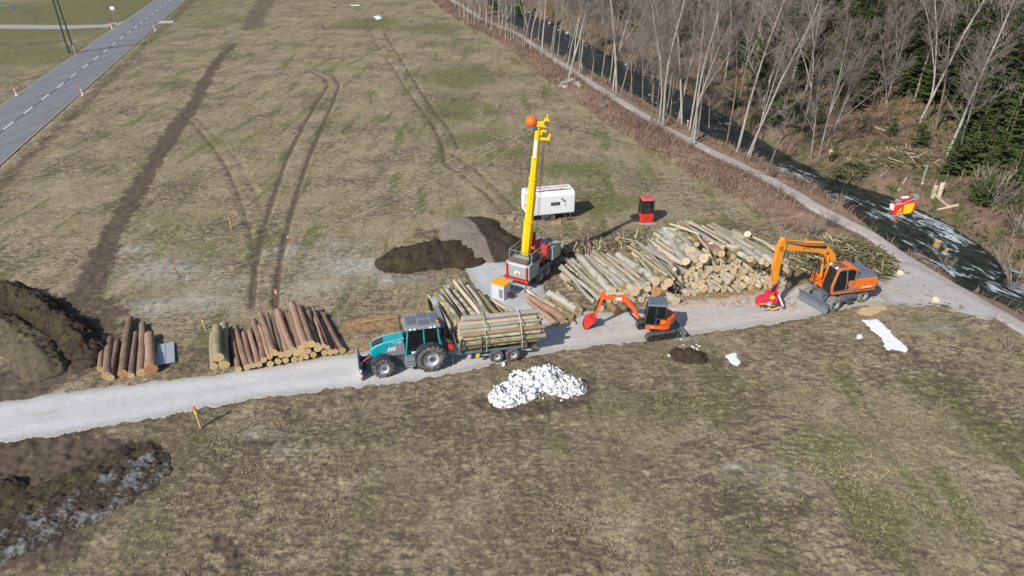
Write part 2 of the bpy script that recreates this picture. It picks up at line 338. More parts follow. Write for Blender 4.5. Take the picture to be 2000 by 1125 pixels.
# ------------------------------------------------------------------ ground material
def ground_mat():
    m = M('meadow'); p = m.pos()
    n0 = m.noise(p, .045, 4, .6); n1 = m.noise(p, .33, 6, .65, .6); n2 = m.noise(p, 1.7, 6, .7, .4); n3 = m.noise(p, 7.5, 6, .72); n4 = m.noise(p, 26, 3, .7)
    st = m.noise(m.pos((.9, .16, .9), (0, 0, R(-33))), .55, 6, .65, .3)       # mowing streaks
    straw = m.mix(m.sm(n1, .3, .7), (.405, .325, .21), (.32, .26, .155))
    straw = m.mix(m.sm(n2, .5, .72), straw, (.50, .41, .295))
    green = m.mix(n2, (.10, .12, .035), (.18, .185, .06))
    olive = m.mix(n2, (.21, .165, .098), (.30, .24, .148))
    brown = m.mix(n3, (.075, .05, .032), (.14, .10, .066))
    g = m.ma('ADD', m.attr('green'), m.ma('MULTIPLY', m.sm(st, .50, .66), .55))
    g = m.ma('ADD', g, m.ma('MULTIPLY', m.sm(n0, .5, .7), .25))
    g = m.ma('MULTIPLY', m.ma('MULTIPLY', g, 2.3), m.sm(m.ma('ADD', m.ma('MULTIPLY', n2, .6), m.ma('MULTIPLY', n3, .5)), .30, .62))
    col = m.mix(m.sm(m.ma('ADD', m.ma('MULTIPLY', n1, .5), m.ma('MULTIPLY', n3, .5)), .42, .62), straw, olive)
    col = m.mix(g, col, green)
    so = m.ma('MULTIPLY', m.attr('south'), m.sm(m.ma('ADD', m.ma('MULTIPLY', n1, .5), m.ma('MULTIPLY', n2, .5)), .36, .58)); col = m.mix(m.ma('MULTIPLY', so, .8), col, m.mix(n3, (.115, .085, .055), (.20, .155, .1)))
    bare = m.sm(m.ma('ADD', m.ma('MULTIPLY', n2, .55), m.ma('MULTIPLY', m.noise(p, 4.2, 5, .75), .45)), .53, .68)
    col = m.mix(m.ma('MULTIPLY', bare, .75), col, brown)
    # tussock speckle
    v = m.vor(p, 6.0); col = m.mix(m.ma('MULTIPLY', m.sm(v, .38, .75), .42), col, (.075, .058, .036))
    col = m.mix(m.ma('MULTIPLY', m.sm(n4, .54, .70), .75), col, m.mix(n3, (.52, .44, .31), (.42, .36, .24)))
    n5 = m.noise(p, 13, 4, .8); col = m.mix(m.ma('MULTIPLY', m.sm(n5, .56, .68), .7), col, (.07, .052, .032)); col = m.mix(m.ma('MULTIPLY', m.sm(n5, .44, .34), .45), col, (.45, .37, .25))
    pa = m.pos((.55, 1, 1)); k1 = m.noise(pa, 2.1, 5, .72, .5); k2 = m.noise(pa, 4.6, 4, .75, .3); k3 = m.noise(p, .13, 3, .6)
    cl = m.ma('MULTIPLY_ADD', k3, .35, m.ma('ADD', m.ma('MULTIPLY', k1, .45), m.ma('MULTIPLY', k2, .55)))
    col = m.mix(m.ma('MULTIPLY', m.sm(cl, .68, .76), .8), col, m.mix(n3, (.068, .05, .04), (.12, .09, .068)))
    col = m.mix(m.ma('MULTIPLY', m.sm(m.ma('ADD', m.ma('MULTIPLY', k1, .35), m.ma('MULTIPLY', k2, .65)), .47, .39), .6), col, m.mix(n1, (.50, .41, .285), (.40, .34, .22)))
    fr = m.ma('MULTIPLY', m.attr('frost'), m.sm(m.ma('ADD', m.ma('MULTIPLY', n2, .5), m.ma('MULTIPLY', n3, .6)), .42, .66))
    col = m.mix(fr, col, (.52, .51, .47))
    soil = m.mix(n3, (.05, .036, .026), (.15, .11, .08)); soil = m.mix(m.ma('MULTIPLY', m.sm(n4, .55, .7), .5), soil, (.27, .21, .15))
    mf = m.sm(m.ma('ADD', m.attr('mud'), m.ma('ADD', m.ma('MULTIPLY', m.ma('SUBTRACT', n2, .5), 2.0), m.ma('MULTIPLY', m.ma('SUBTRACT', n3, .5), .9))), .3, .85)
    col = m.mix(m.ma('MULTIPLY', mf, .9), col, soil)
    col = m.mix(m.ma('MULTIPLY', m.sm(m.ma('ADD', m.attr('rut'), m.ma('MULTIPLY', m.ma('SUBTRACT', n3, .5), 1.5)), .3, 1.0), .8), col, m.mix(n4, (.06, .043, .03), (.15, .11, .075)))
    leaf = m.mix(m.sm(n2, .35, .7), (.15, .09, .065), (.29, .19, .14)); leaf = m.mix(m.sm(n4, .5, .7), leaf, (.36, .26, .18)); leaf = m.mix(m.ma('MULTIPLY', m.sm(n3, .55, .68), .7), leaf, (.07, .045, .035)); leaf = m.mix(m.ma('MULTIPLY', m.sm(n1, .52, .66), .5), leaf, (.2, .175, .09))
    col = m.mix(m.ma('MULTIPLY', m.attr('bank'), .85), col, leaf)
    moss = m.mix(m.sm(m.ma('ADD', m.ma('MULTIPLY', n1, .6), m.ma('MULTIPLY', n2, .4)), .45, .6), leaf, m.mix(n3, (.05, .065, .02), (.10, .11, .035)))
    moss = m.mix(m.sm(n3, .56, .7), moss, (.06, .042, .03))
    col = m.mix(m.attr('wood'), col, moss)
    z = m.new('ShaderNodeSeparateXYZ'); m.l.new(p, z.inputs[0])
    col = m.mix(m.ma('SUBTRACT', 1.0, m.sm(z.outputs[2], -1.0, -.35)), col, m.mix(n3, (.035, .03, .022), (.22, .2, .16)))
    cf = m.sm(m.ma('MULTIPLY', m.attr('chip'), m.ma('ADD', m.ma('MULTIPLY', k2, 1.0), m.ma('MULTIPLY', n4, .7))), .52, .9)
    col = m.mix(cf, col, m.mix(m.sm(n4, .4, .7), m.mix(n1, (.24, .12, .055), (.33, .21, .11)), m.mix(n2, (.42, .26, .13), (.5, .37, .22))))
    big = m.sm(m.attr('chip'), 1.0, 1.5); col = m.mix(m.ma('MULTIPLY', big, .8), col, (.62, .47, .27))
    h = m.ma('ADD', m.ma('MULTIPLY', n3, .7), m.ma('MULTIPLY', n4, .5))
    return m.done(col, .95, m.bump(h, .75, .09), .15)
def gravel_mat(name, light, stain, stone=(.62, .61, .59)):
    m = M(name); p = m.pos(); n1 = m.noise(p, .5, 5, .65); n2 = m.noise(p, 2.6, 5, .7); n3 = m.noise(p, 30, 3, .7)
    v = m.vor(p, 15, 'Color'); sep = m.new('ShaderNodeSeparateColor'); m.l.new(v, sep.inputs[0])
    col = m.mix(m.sm(n1, .38, .68), light, tuple(c*.86 for c in light))
    col = m.mix(m.ma('MULTIPLY', m.sm(n2, .50, .68), .75), col, stain)
    col = m.mix(m.ma('MULTIPLY', m.sm(sep.outputs[0], .8, .95), .55), col, stone)
    col = m.mix(m.ma('MULTIPLY', m.sm(sep.outputs[1], .86, .97), .6), col, tuple(c*.5 for c in light))
    ts = m.attr('tan'); col = m.mix(m.ma('MULTIPLY', ts, m.sm(n2, .25, .65)), col, (.36, .28, .20))
    ch = m.sm(m.ma('MULTIPLY', m.attr('chip'), m.ma('ADD', n2, m.ma('MULTIPLY', n3, .4))), .3, .8)
    col = m.mix(ch, col, m.mix(m.sm(n3, .4, .65), (.30, .16, .08), (.5, .37, .22)))
    e_ = m.attr('inset'); col = m.mix(m.ma('MULTIPLY', m.sm(m.ma('ADD', e_, m.ma('MULTIPLY', m.ma('SUBTRACT', n2, .5), 1.3)), .55, .05), .75), col, (.26, .215, .165))
    wl = m.ma('ABSOLUTE', m.ma('SUBTRACT', e_, .95)); col = m.mix(m.ma('MULTIPLY', m.sm(m.ma('ADD', wl, m.ma('MULTIPLY', m.ma('SUBTRACT', n1, .5), .5)), .18, .5), .35), m.mix(.35, col, tuple(min(1, c*1.18) for c in light)), m.mix(.5, col, tuple(c*.72 for c in light)))
    d = m.noise(m.pos((1, 1, 1)), 5.5, 4, .75); col = m.mix(m.ma('MULTIPLY', m.sm(d, .62, .69), .7), col, (.2, .13, .09))
    return m.done(col, .92, m.bump(m.ma('ADD', n3, m.ma('MULTIPLY', n2, .6)), .5, .03), .2)
MEADOW = ground_mat()
# ------------------------------------------------------------------ ground sheet: fan of rows that widen with distance
rr = [11.0]
while rr[-1] < 900: rr.append(rr[-1]*(1.0034 if rr[-1] < 75 else (1.0055 if rr[-1] < 140 else (1.012 if rr[-1] < 300 else 1.05))))
rr = np.array(rr)
aa = np.concatenate([np.linspace(-75, -44, 40)[:-1], np.linspace(-44, 44, 500), np.linspace(44, 75, 40)[1:]])
A, RRm = np.meshgrid(np.radians(aa), rr); GX = RRm*np.sin(A); GY = RRm*np.cos(A)
MK = masks(GX, GY)
GZ = hgt(GX, GY)
sdG = psdf(GX, GY, GRAVEL); sdP = psdf(GX, GY, PAD)
dR, sR, _ = pdist(GX, GY, [tuple(rl0-rd*120), tuple(rl1+rd*300)]); gR = dR*sR
dQ, _, _ = pdist(GX, GY, PATH)
free = ss(.0, .35, np.minimum(sdG, sdP))*ss(1.0, 1.7, dQ)*(1-(1-ss(8.5, 9.2, gR))*ss(-.7, 0, gR))
big_ = .35+1.1*fbm(GX*.22, GY*.22, 44, 3)
tus = (fbm(GX*3.4, GY*3.4, 51, 3)-.42)*.10*big_+(fbm(GX*.5, GY*.5, 61, 3)-.5)*.12+(fbm(GX*6.5, GY*6.5, 81, 2)-.5)*.10*big_
nearf = 1-ss(120, 260, RRm)
GZ = GZ+np.maximum(tus+.03, -.05)*free*nearf - .1*np.minimum(MK['rut'], 1)*free+MK['mud']*free*(fbm(GX*3.2, GY*3.2, 71, 4)-.42)*.34 - .06*(1-free)
GZ = GZ+MK['bank']*ss(1.0, 1.8, dQ)*(fbm(GX*1.9, GY*1.9, 15, 4)-.4)*.35*(1-ss(200, 300, RRm))*ss(46, 56, GY)*free+MK['wood']*(fbm(GX*1.3, GY*1.3, 16, 4)-.5)*.35
nr, nc = GX.shape
idx = np.arange(nr*nc).reshape(nr, nc)
F = np.stack([idx[:-1, :-1], idx[:-1, 1:], idx[1:, 1:], idx[1:, :-1]], -1).reshape(-1, 4)
g = npmesh('ground', np.stack([GX, GY, GZ], -1).reshape(-1, 3), F, MEADOW, {k: v.ravel() for k, v in MK.items()})
tag(g, kind='structure')
# ------------------------------------------------------------------ thin sheets on the ground
def sheet(name, poly, cell, mat, z=.02, edge=.35, efreq=1.6, amp=.015, tan=None, seed=0, kind='structure'):
    xs = [p[0] for p in poly]; ys = [p[1] for p in poly]
    x0, x1, y0, y1 = max(min(xs), -48)-.5, max(xs)+.5, min(ys)-.5, max(ys)+.5
    X, Y = np.meshgrid(np.arange(x0, x1, cell), np.arange(y0, y1, cell))
    sd = psdf(X, Y, poly)+(fbm(X*efreq, Y*efreq, seed+7, 4)-.5)*edge*2
    keep = (sd[:-1, :-1]+sd[1:, 1:]+sd[1:, :-1]+sd[:-1, 1:])/4 < 0
    Z = hgt(X, Y)+z+(fbm(X*1.1, Y*1.1, seed+1, 3)-.5)*amp*2-.05*ss(-.12, .1, sd)
    n0, n1 = X.shape; id_ = np.arange(n0*n1).reshape(n0, n1)
    F = np.stack([id_[:-1, :-1], id_[:-1, 1:], id_[1:, 1:], id_[1:, :-1]], -1)[keep]
    used, inv = np.unique(F, return_inverse=True)
    V = np.stack([X.ravel(), Y.ravel(), Z.ravel()], -1)[used]
    mk = masks(V[:, 0], V[:, 1])
    at = {'inset': -psdf(V[:, 0], V[:, 1], poly), 'chip': mk['chip']*.9, 'tan': (tan(V[:, 0], V[:, 1]) if tan else np.zeros(len(V)))}
    o = npmesh(name, V, inv.reshape(-1, 4), mat, at); return tag(o, kind=kind)
GR = gravel_mat('pale_gravel', (.53, .52, .505), (.43, .385, .33))
sheet('gravel_road', GRAVEL, .06, GR, tan=lambda x, y: 1.15*ss(-6, 8, x)*(.4+.8*fbm(x*.5, y*.5, 3, 3)))
sheet('gravel_pad', PAD, .06, gravel_mat('fine_gravel', (.46, .47, .47), (.42, .42, .41)), z=.05, edge=.15, seed=40)
def strip(name, poly, w, mat, step=.35, nx=7, z=.03, jit=.25, kind='structure', skip=0):
    pts = []
    for a, b in zip(poly[:-1], poly[1:]):
        n = max(1, int(math.hypot(b[0]-a[0], b[1]-a[1])/step))
        for i in range(n): pts.append((a[0]+(b[0]-a[0])*i/n, a[1]+(b[1]-a[1])*i/n))
    pts = np.array(pts)
    for _ in range(12): pts[1:-1] = (pts[:-2]+2*pts[1:-1]+pts[2:])/4
    t = np.gradient(pts, axis=0); t /= np.linalg.norm(t, axis=1)[:, None]+1e-9
    nrm = np.stack([t[:, 1], -t[:, 0]], 1); s = np.arange(len(pts))*step
    u = np.linspace(-1, 1, nx)
    wl = w*(1+jit*(fbm(s*.5, s*0, 5, 4)-.5)*2); wr = w*(1+jit*(fbm(s*.5, s*0+9, 6, 4)-.5)*2)
    off = np.where(u[None, :] < 0, u[None, :]*wl[:, None], u[None, :]*wr[:, None])
    X = pts[:, 0:1]+nrm[:, 0:1]*off; Y = pts[:, 1:2]+nrm[:, 1:2]*off; Z = hgt(X, Y)+z-.09*(np.abs(u)[None, :] > .99)
    n0, n1 = X.shape; id_ = np.arange(n0*n1).reshape(n0, n1)
    F = np.stack([id_[:-1, :-1], id_[:-1, 1:], id_[1:, 1:], id_[1:, :-1]], -1).reshape(-1, 4)
    V = np.stack([X, Y, Z], -1).reshape(-1, 3)
    o = npmesh(name, V, F, mat, {'inset': 2*np.ones(len(V)), 'chip': np.zeros(len(V)), 'tan': .45*np.ones(len(V))}); return tag(o, kind=kind)
PG = gravel_mat('path_gravel', (.42, .385, .365), (.3, .24, .2))
strip('riverside_path', PATH[1:-2], .72, PG)
sheet('gravel_clearing', PL((1690, 535), (1730, 512), (1790, 522), (1850, 556), (1960, 616), (1930, 632), (1880, 618), (1850, 606), (1800, 600), (1730, 596)), .08, PG, z=.05, edge=.6, seed=90)
# ------------------------------------------------------------------ asphalt road with painted line, lane, culvert
def asphalt():
    m = M('asphalt'); p = m.pos(); n = m.noise(p, .6, 5, .6); n2 = m.noise(p, 30, 3, .6)
    st = m.noise(m.pos((1, .03, 1), (0, 0, R(-15.7))), .8, 4, .6)
    col = m.mix(m.sm(n, .35, .7), (.17, .175, .185), (.21, .215, .225)); col = m.mix(m.ma('MULTIPLY', m.sm(st, .42, .62), .5), col, (.25, .255, .265))
    col = m.mix(m.ma('MULTIPLY', n2, .25), col, (.1, .1, .1)); return m.done(col, .85, m.bump(n2, .2, .01), .3)
AS = asphalt(); WP = paint('road_paint', (.72, .72, .70), .7, .2); DK = paint('tar_seam', (.07, .07, .075), .7, .1)
def along(t, off):
    n = Vector((rd.y, -rd.x)); q = rl0+rd*t+n*off; return q
mb = MB()
for i in range(56):
    t0, t1 = -85+i*8, -85+(i+1)*8
    q = [along(t0, 0), along(t0, 8.3), along(t1, 8.3), along(t1, 0)]
    mb.add([(v.x, v.y, .06) for v in q], [(0, 1, 2, 3)])
    mb.cur = 3
    for o0 in (-.35, 8.3):
        q = [along(t0, o0), along(t0, o0+.35), along(t1, o0+.35), along(t1, o0)]; mb.add([(v.x, v.y, .045) for v in q], [(0, 1, 2, 3)])
    mb.cur = 2; q = [along(t0, 4.32), along(t0, 4.5), along(t1, 4.5), along(t1, 4.32)]; mb.add([(v.x, v.y, .068) for v in q], [(0, 1, 2, 3)])
    mb.cur = 1
    q = [along(t0, 4.22), along(t0, 4.42), along(t0+3.8, 4.42), along(t0+3.8, 4.22)]; mb.add([(v.x, v.y, .078) for v in q], [(0, 1, 2, 3)]); mb.cur = 0
tag(mb.obj('road', [AS, WP, DK, gravel_mat('road_shoulder', (.3, .3, .3), (.25, .22, .19))]), kind='structure')
mb = MB(); q = [P(-600, 58, .03), P(0, 56, .03), P(120, 57, .03), P(215, 53, .03), P(240, 46, .03)]; q2 = [P(-600, 47, .03), P(0, 48, .03), P(120, 49, .03), P(200, 48, .03), P(246, 40, .03)]
mb.add(q+q2, [(i, i+1, 6+i, 5+i) for i in range(4)]); tag(mb.obj('side_lane', gravel_mat('lane_concrete', (.42, .42, .42), (.34, .33, .31))), kind='structure')
mb = MB(); c = P(326, 44); mb.box((c.x, c.y, .12), (3.4, 3.0, .3), (0, 0, R(15)), tap=(.94, .94)); mb.box((c.x+1.9, c.y-.6, .04), (1.2, 1.0, .1), (0, 0, R(25)))
tag(mb.obj('culvert_slab', paint('old_concrete', (.42, .42, .4), .9, .5), bev=.04), 'pale concrete culvert slab at the far road edge', 'concrete slab')
# ------------------------------------------------------------------ river
def water():
    m = M('river_water'); uvn = m.new('ShaderNodeUVMap'); uvn.uv_map = 'UVMap'; uv = uvn.outputs[0]
    mp = m.new('ShaderNodeMapping'); m.l.new(uv, mp.inputs[0]); mp.inputs['Scale'].default_value = (.42, 1.2, 1); c = mp.outputs[0]
    n1 = m.noise(c, .9, 5, .65, .8); n2 = m.noise(c, 3.2, 5, .7, .6); n3 = m.noise(uv, .11, 3, .5)
    col = m.mix(m.sm(n1, .35, .7), (.005, .011, .009), (.032, .058, .048)); col = m.mix(m.sm(n2, .48, .7), col, (.07, .066, .046))
    f = m.ma('MULTIPLY_ADD', n3, .55, m.ma('MULTIPLY', n1, .75)); f = m.ma('ADD', f, m.ma('MULTIPLY', n2, .25))
    foam = m.sm(m.ma('ADD', f, m.ma('MULTIPLY', m.attr('rapid'), .1)), .905, 1.0)
    col = m.mix(foam, col, (.62, .68, .72))
    return m.done(col, m.ma('MULTIPLY_ADD', foam, .6, .13), m.bump(m.ma('ADD', n1, m.ma('MULTIPLY', n2, .8)), 1.0, .4), .32)
def smooth(poly, k):
    pts = np.array(poly); s = np.r_[0, np.cumsum(np.hypot(*np.diff(pts, axis=0).T))]
    return np.stack([np.interp(np.linspace(0, s[-1], k), s, pts[:, 0]), np.interp(np.linspace(0, s[-1], k), s, pts[:, 1])], 1)
a = smooth(NEAR, 900); b = smooth(FAR, 900); u = np.linspace(-.22, 1.3, 22)
X = a[:, 0:1]*(1-u)+b[:, 0:1]*u; Y = a[:, 1:2]*(1-u)+b[:, 1:2]*u
s = np.r_[0, np.cumsum(np.hypot(*np.diff(a, axis=0).T))]; W = np.hypot(*(b-a).T)
UV = np.stack([np.repeat(s[:, None], 22, 1), u[None, :]*W[:, None]], -1)
Z = WZ+(fbm(UV[..., 0]*.5, UV[..., 1]*1.1, 3, 4)-.5)*.22
rap = np.exp(-((Y-55)/14)**2)+.7*np.exp(-((Y-85)/18)**2)
idw = np.arange(900*22).reshape(900, 22)
F = np.stack([idw[:-1, :-1], idw[:-1, 1:], idw[1:, 1:], idw[1:, :-1]], -1).reshape(-1, 4)
tag(npmesh('river', np.stack([X, Y, Z], -1).reshape(-1, 3), F, water(), {'rapid': rap.ravel()}, uv=UV.reshape(-1, 2)), kind='structure')
# ------------------------------------------------------------------ logs
def bark(name, c1, c2, c3, scar, moss=None, mo=.0, patch=(.55, .62)):
    m = M(name); r = m.rand(); co_ = m.coord('Object'); w = m.ma('MULTIPLY', r, 37.0)
    mp = m.new('ShaderNodeMapping'); m.l.new(co_, mp.inputs[0]); mp.inputs['Scale'].default_value = (.35, 1, 1); lo_ = mp.outputs[0]
    n1 = m.noise(lo_, 3.2, 5, .68, .4, w); n2 = m.noise(co_, 9, 4, .7, .3, w); n3 = m.noise(lo_, 26, 4, .7, 0, w); n4 = m.noise(co_, 1.6, 3, .6, 0, w)
    col = m.mix(m.sm(n1, .35, .68), c1, c2); col = m.mix(m.sm(n2, .5, .72), col, c3)
    tint = m.mix(r, (.78, .76, .72), (1.15, 1.1, 1.05)); col = m.mix(1.0, col, tint, 'MULTIPLY')
    col = m.mix(m.ma('MULTIPLY', m.sm(n2, *patch), .75), col, scar)
    if moss: col = m.mix(m.ma('MULTIPLY', m.sm(m.ma('ADD', n4, m.ma('MULTIPLY', r, mo)), .62, .8), .85), col, moss)
    col = m.mix(m.ma('MULTIPLY', m.sm(n3, .56, .75), .5), col, tuple(c*.4 for c in c1))
    return m.done(col, .92, m.bump(m.ma('ADD', n3, n2), .9, .06), .15)
def cut(name, a, b, core):
    m = M(name); r = m.rand(); co_ = m.coord('Object'); sp = m.new('ShaderNodeSeparateXYZ'); m.l.new(co_, sp.inputs[0])
    rad = m.ma('SQRT', m.ma('ADD', m.ma('POWER', sp.outputs[1], 2.0), m.ma('POWER', sp.outputs[2], 2.0)))
    n = m.noise(co_, 7, 4, .7, .3, m.ma('MULTIPLY', r, 19.0))
    ring = m.ma('SINE', m.ma('MULTIPLY', m.ma('ADD', rad, m.ma('MULTIPLY', n, .05)), 190.0))
    col = m.mix(r, a, b); col = m.mix(m.ma('MULTIPLY', m.sm(ring, -.2, 1), .22), col, core)
    col = m.mix(m.ma('MULTIPLY', m.sm(rad, .12, .03), m.ma('MULTIPLY', m.sm(n, .35, .6), .5)), col, core)
    col = m.mix(m.ma('MULTIPLY', m.sm(n, .55, .75), .45), col, tuple(c*.62 for c in core))
    return m.done(col, .88, m.bump(n, .3, .01), .2)
BK = {'beech': bark('beech_bark', (.40, .385, .335), (.52, .50, .45), (.30, .285, .225), (.52, .42, .28), (.17, .165, .07), .2, (.60, .68)),
      'grey': bark('grey_bark', (.36, .34, .29), (.48, .455, .39), (.24, .22, .17), (.50, .40, .26), (.2, .175, .09), .2, (.59, .67)),
      'spruce': bark('spruce_bark', (.31, .185, .125), (.40, .27, .205), (.44, .36, .32), (.50, .33, .19), None, 0, (.58, .66)),
      'darkspruce': bark('dark_spruce_bark', (.20, .125, .088), (.30, .22, .17), (.38, .31, .27), (.50, .35, .2), None, 0, (.56, .64)),
      'moss': bark('mossy_bark', (.32, .28, .185), (.43, .38, .26), (.24, .21, .12), (.42, .30, .15), (.14, .14, .05), .22, (.62, .7)),
      'lichen': bark('lichen_bark', (.28, .21, .085), (.33, .27, .13), (.14, .11, .06), (.38, .28, .10), (.16, .15, .04), .1, (.6, .7)),
      'pale': bark('peeled_wood', (.52, .45, .34), (.62, .54, .42), (.42, .36, .27), (.56, .43, .27), None, 0, (.55, .65)),
      'brown': bark('weathered_wood', (.30, .2, .11), (.4, .29, .17), (.24, .17, .1), (.47, .31, .15), (.12, .12, .04), .1, (.58, .68))}
CUTS = {'pale': cut('fresh_cut', (.78, .63, .43), (.66, .50, .30), (.46, .31, .16)), 'spruce': cut('spruce_cut', (.62, .46, .25), (.54, .38, .19), (.42, .27, .13)),
        'red': cut('reddish_cut', (.50, .28, .13), (.46, .22, .1), (.3, .13, .06))}
def log(a, b, r, kind='beech', bend=.0, taper=.82, label=None, group=None, cutk=None, name='log', r1=None, knob=.05, n=12):
    """log from far end a to near end b (butt)"""
    a = Vector(a); b = Vector(b); L = (b-a).length; k = max(6, int(L/.7)); c = (a+b)/2
    X = (b-a).normalized(); Y = Vector((0, 0, 1)).cross(X).normalized(); Z = X.cross(Y)
    mat = Matrix((X, Y, Z)).transposed().to_4x4(); mat.translation = c
    bd = [random.uniform(-1, 1)*bend for _ in range(4)]; ph = random.random()*6
    vs = []; n0 = n
    for i in range(k+1):
        t = i/k; x = -L/2+L*t; rad = r*(taper+(1-taper)*t)*(1+random.uniform(-1, 1)*knob)
        if t > .93 and r > .12: rad *= 1.04
        oy = bd[0]*math.sin(math.pi*t)+bd[1]*math.sin(2*math.pi*t)*.6; oz = bd[2]*math.sin(math.pi*t)*.4+bd[3]*math.sin(2*math.pi*t)*.3
        for j in range(n0):
            th = 2*math.pi*j/n0; q = rad*(1+.05*math.sin(2*th+ph)+random.uniform(-1, 1)*knob*.5)
            vs.append((x, oy+q*math.cos(th), oz+q*math.sin(th)))
    mb = MB(); mb.add(vs, [(i*n0+j, i*n0+(j+1) % n0, (i+1)*n0+(j+1) % n0, (i+1)*n0+j) for i in range(k) for j in range(n0)], smooth=True)
    mb.cur = 1; mb.add(vs[:n0], [tuple(range(n0-1, -1, -1))]); mb.add(vs[-n0:], [tuple(range(n0))])
    o = mb.obj(name, [BK[kind], CUTS[cutk or ('spruce' if 'spruce' in kind else 'pale')]]); o.matrix_world = mat
    return tag(o, label, 'log', group)
def on_plane(px, py, A, B):
    d = ray(px, py); n = Vector((-(B[1]-A[1]), B[0]-A[0], 0)).normalized(); den = n.x*d[0]+n.y*d[1]
    t = (n.x*A[0]+n.y*A[1])/den; return Vector((d[0]*t, d[1]*t, CH+d[2]*t))
DIR = Vector((-.36, .933, 0)).normalized()     # the way the logs lie, away from the camera
# left row: seven separate spruce trunks
for i, (f, e, r, kd, ck, lb) in enumerate([((203, 655), (196, 722), .17, 'darkspruce', None, 'thin short brown log at the left end of the row beside the earth ridges'),
        ((215, 660), (210, 735), .26, 'darkspruce', None, 'thick dark log with a yellow cut end, left of the row by the earth ridges'),
        ((229, 664), (216, 738), .2, 'darkspruce', None, 'dark brown log third from the earth ridges with a very pale cut end'),
        ((254, 620), (239, 730), .27, 'darkspruce', 'red', 'longest dark trunk of the row, with a hollow orange butt end'),
        ((266, 648), (256, 734), .2, 'darkspruce', None, 'slim grey-brown trunk between the longest dark trunk and the scaly one'),
        ((279, 630), (276, 728), .25, 'darkspruce', None, 'scaly orange-brown trunk with loose bark beside the blotchy thick log'),
        ((292, 652), (295, 722), .33, 'spruce', 'red', 'thick blotchy log with a red cut end next to the grey metal sheet')]):
    a = P(f[0], f[1]+4, r*.6); b = P(e[0], e[1], r); a.z = r*.85
    log(a, b, r, kd, .05, .82, lb, 'spruce trunks beside the earth ridges', ck, knob=.07)
# spruce stack by the road
A0, B0 = P2(462, 729), P2(676, 690)
MOSSY = [((416, 652), (418, 716), .24, .24, 'lower mossy log at the left end of the spruce stack'), ((424, 640), (426, 698), .3, .78, 'upper mossy log lying over the two others left of the spruce stack'), ((437, 635), (438, 713), .3, .3, 'thick moss-covered log leaning against the red spruce stack')]
for f, e, r, z, lb in MOSSY:
    b = P(e[0], e[1], z); a = P(f[0], f[1], z+.12); log(a, b, r, 'moss', .05, .9, lb, 'mossy logs beside the spruce stack', 'spruce', knob=.08)
tops = [((452, 641), (466, 722)), ((459, 641), (483, 717)), ((476, 650), (494, 714)), ((488, 646), (505, 712)), ((496, 626), (515, 703)), ((507, 637), (527, 697)), ((508, 611), (534, 688)), ((521, 614), (537, 690)), ((534, 614), (549, 693)), ((543, 606), (572, 684)), ((538, 612), (562, 691)), ((557, 608), (579, 690)), ((567, 613), (588, 681)), ((570, 592), (597, 673)), ((584, 602), (608, 672)), ((590, 600), (619, 675)), ((611, 599), (640, 679)), ((620, 640), (632, 676)), ((628, 613), (669, 685))]
unders = [(528, 711), (543, 706), (558, 704), (575, 703), (587, 701), (598, 697), (591, 691), (602, 686), (612, 693), (621, 681), (634, 689), (646, 688), (656, 687)]
lst = []
for i, (f, e) in enumerate(tops):
    b = on_plane(e[0], e[1], A0, B0); r = [.19, .2, .18, .2, .2, .17, .2, .18, .2, .22, .24, .2, .24, .25, .24, .2, .15, .16, .21][i]; b.z = max(b.z, r)
    a = P(f[0], f[1], max(b.z*.8, r)); L = (a-b).length; a = b+(a-b).normalized()*min(max(L, 4), 6.8); lst.append([a, b, r, 'top'])
for e in unders:
    b = on_plane(e[0], e[1], A0, B0); r = random.uniform(.16, .22); b.z = max(b.z, r); a = b+DIR*random.uniform(4, 5); a.z = b.z; lst.append([a, b, r, 'under'])
lst.sort(key=lambda q: q[1].x); kt = ku = 0
for a, b, r, w in lst:
    if w == 'top': lb = f'{nth(kt)} log from the left lying on top of the reddish spruce stack'; kt += 1
    else: lb = f'{nth(ku)} cut end from the left under the top layer of the spruce stack'; ku += 1
    log(a, b, r, random.choice(['spruce', 'spruce', 'darkspruce']), .05, .84, lb, 'spruce stack by the gravel road')
# pale logs behind the trailer
Cc = [((125, 470), (240, 980), .17, 'lichen'), ((140, 560), (285, 1000), .13, 'lichen'), ((150, 410), (540, 1040), .17, 'grey'), ((235, 440), (590, 1010), .16, 'beech'), ((260, 380), (640, 900), .25, 'moss'), ((290, 360), (640, 800), .15, 'grey'), ((370, 310), (720, 830), .17, 'grey'), ((345, 370), (650, 820), .12, 'pale'), ((430, 260), (780, 800), .17, 'grey'),
      ((480, 250), (850, 780), .17, 'beech'), ((590, 330), (960, 800), .2, 'beech'), ((580, 160), (1020, 760), .17, 'pale'), ((585, 225), (940, 760), .16, 'brown'), ((670, 150), (1100, 770), .19, 'grey'), ((810, 240), (1180, 760), .18, 'grey'), ((880, 290), (1240, 760), .16, 'beech'), ((990, 350), (1390, 750), .17, 'lichen'), ((1210, 475), (1720, 760), .19, 'pale')]
for i, (f, e, r, kd) in enumerate(Cc):
    z = .2 if i < 3 else (.22 if i == 17 else .42+.3*((i*7) % 3)/2)
    a = P(820+f[0]/8.655, 530+f[1]/8.655, z); b = P(820+e[0]/8.655, 530+e[1]/8.655, z)
    if i > 3: b = b+(b-a)*.10
    a.z = b.z = z
    log(a, b, r, kd, .1, .7, f'{nth(i)} from the left of the long pale logs behind the trailer', 'long logs behind the trailer', knob=.07)
for i in range(9):
    x = 848+i*16; a = P(x+10, 585+i*2, .18); b = a-DIR*5.2; log(a, b, .17, random.choice(['grey', 'moss', 'beech']), .08, .8, f'{nth(i)} from the left of the lower logs behind the trailer', 'long logs behind the trailer')
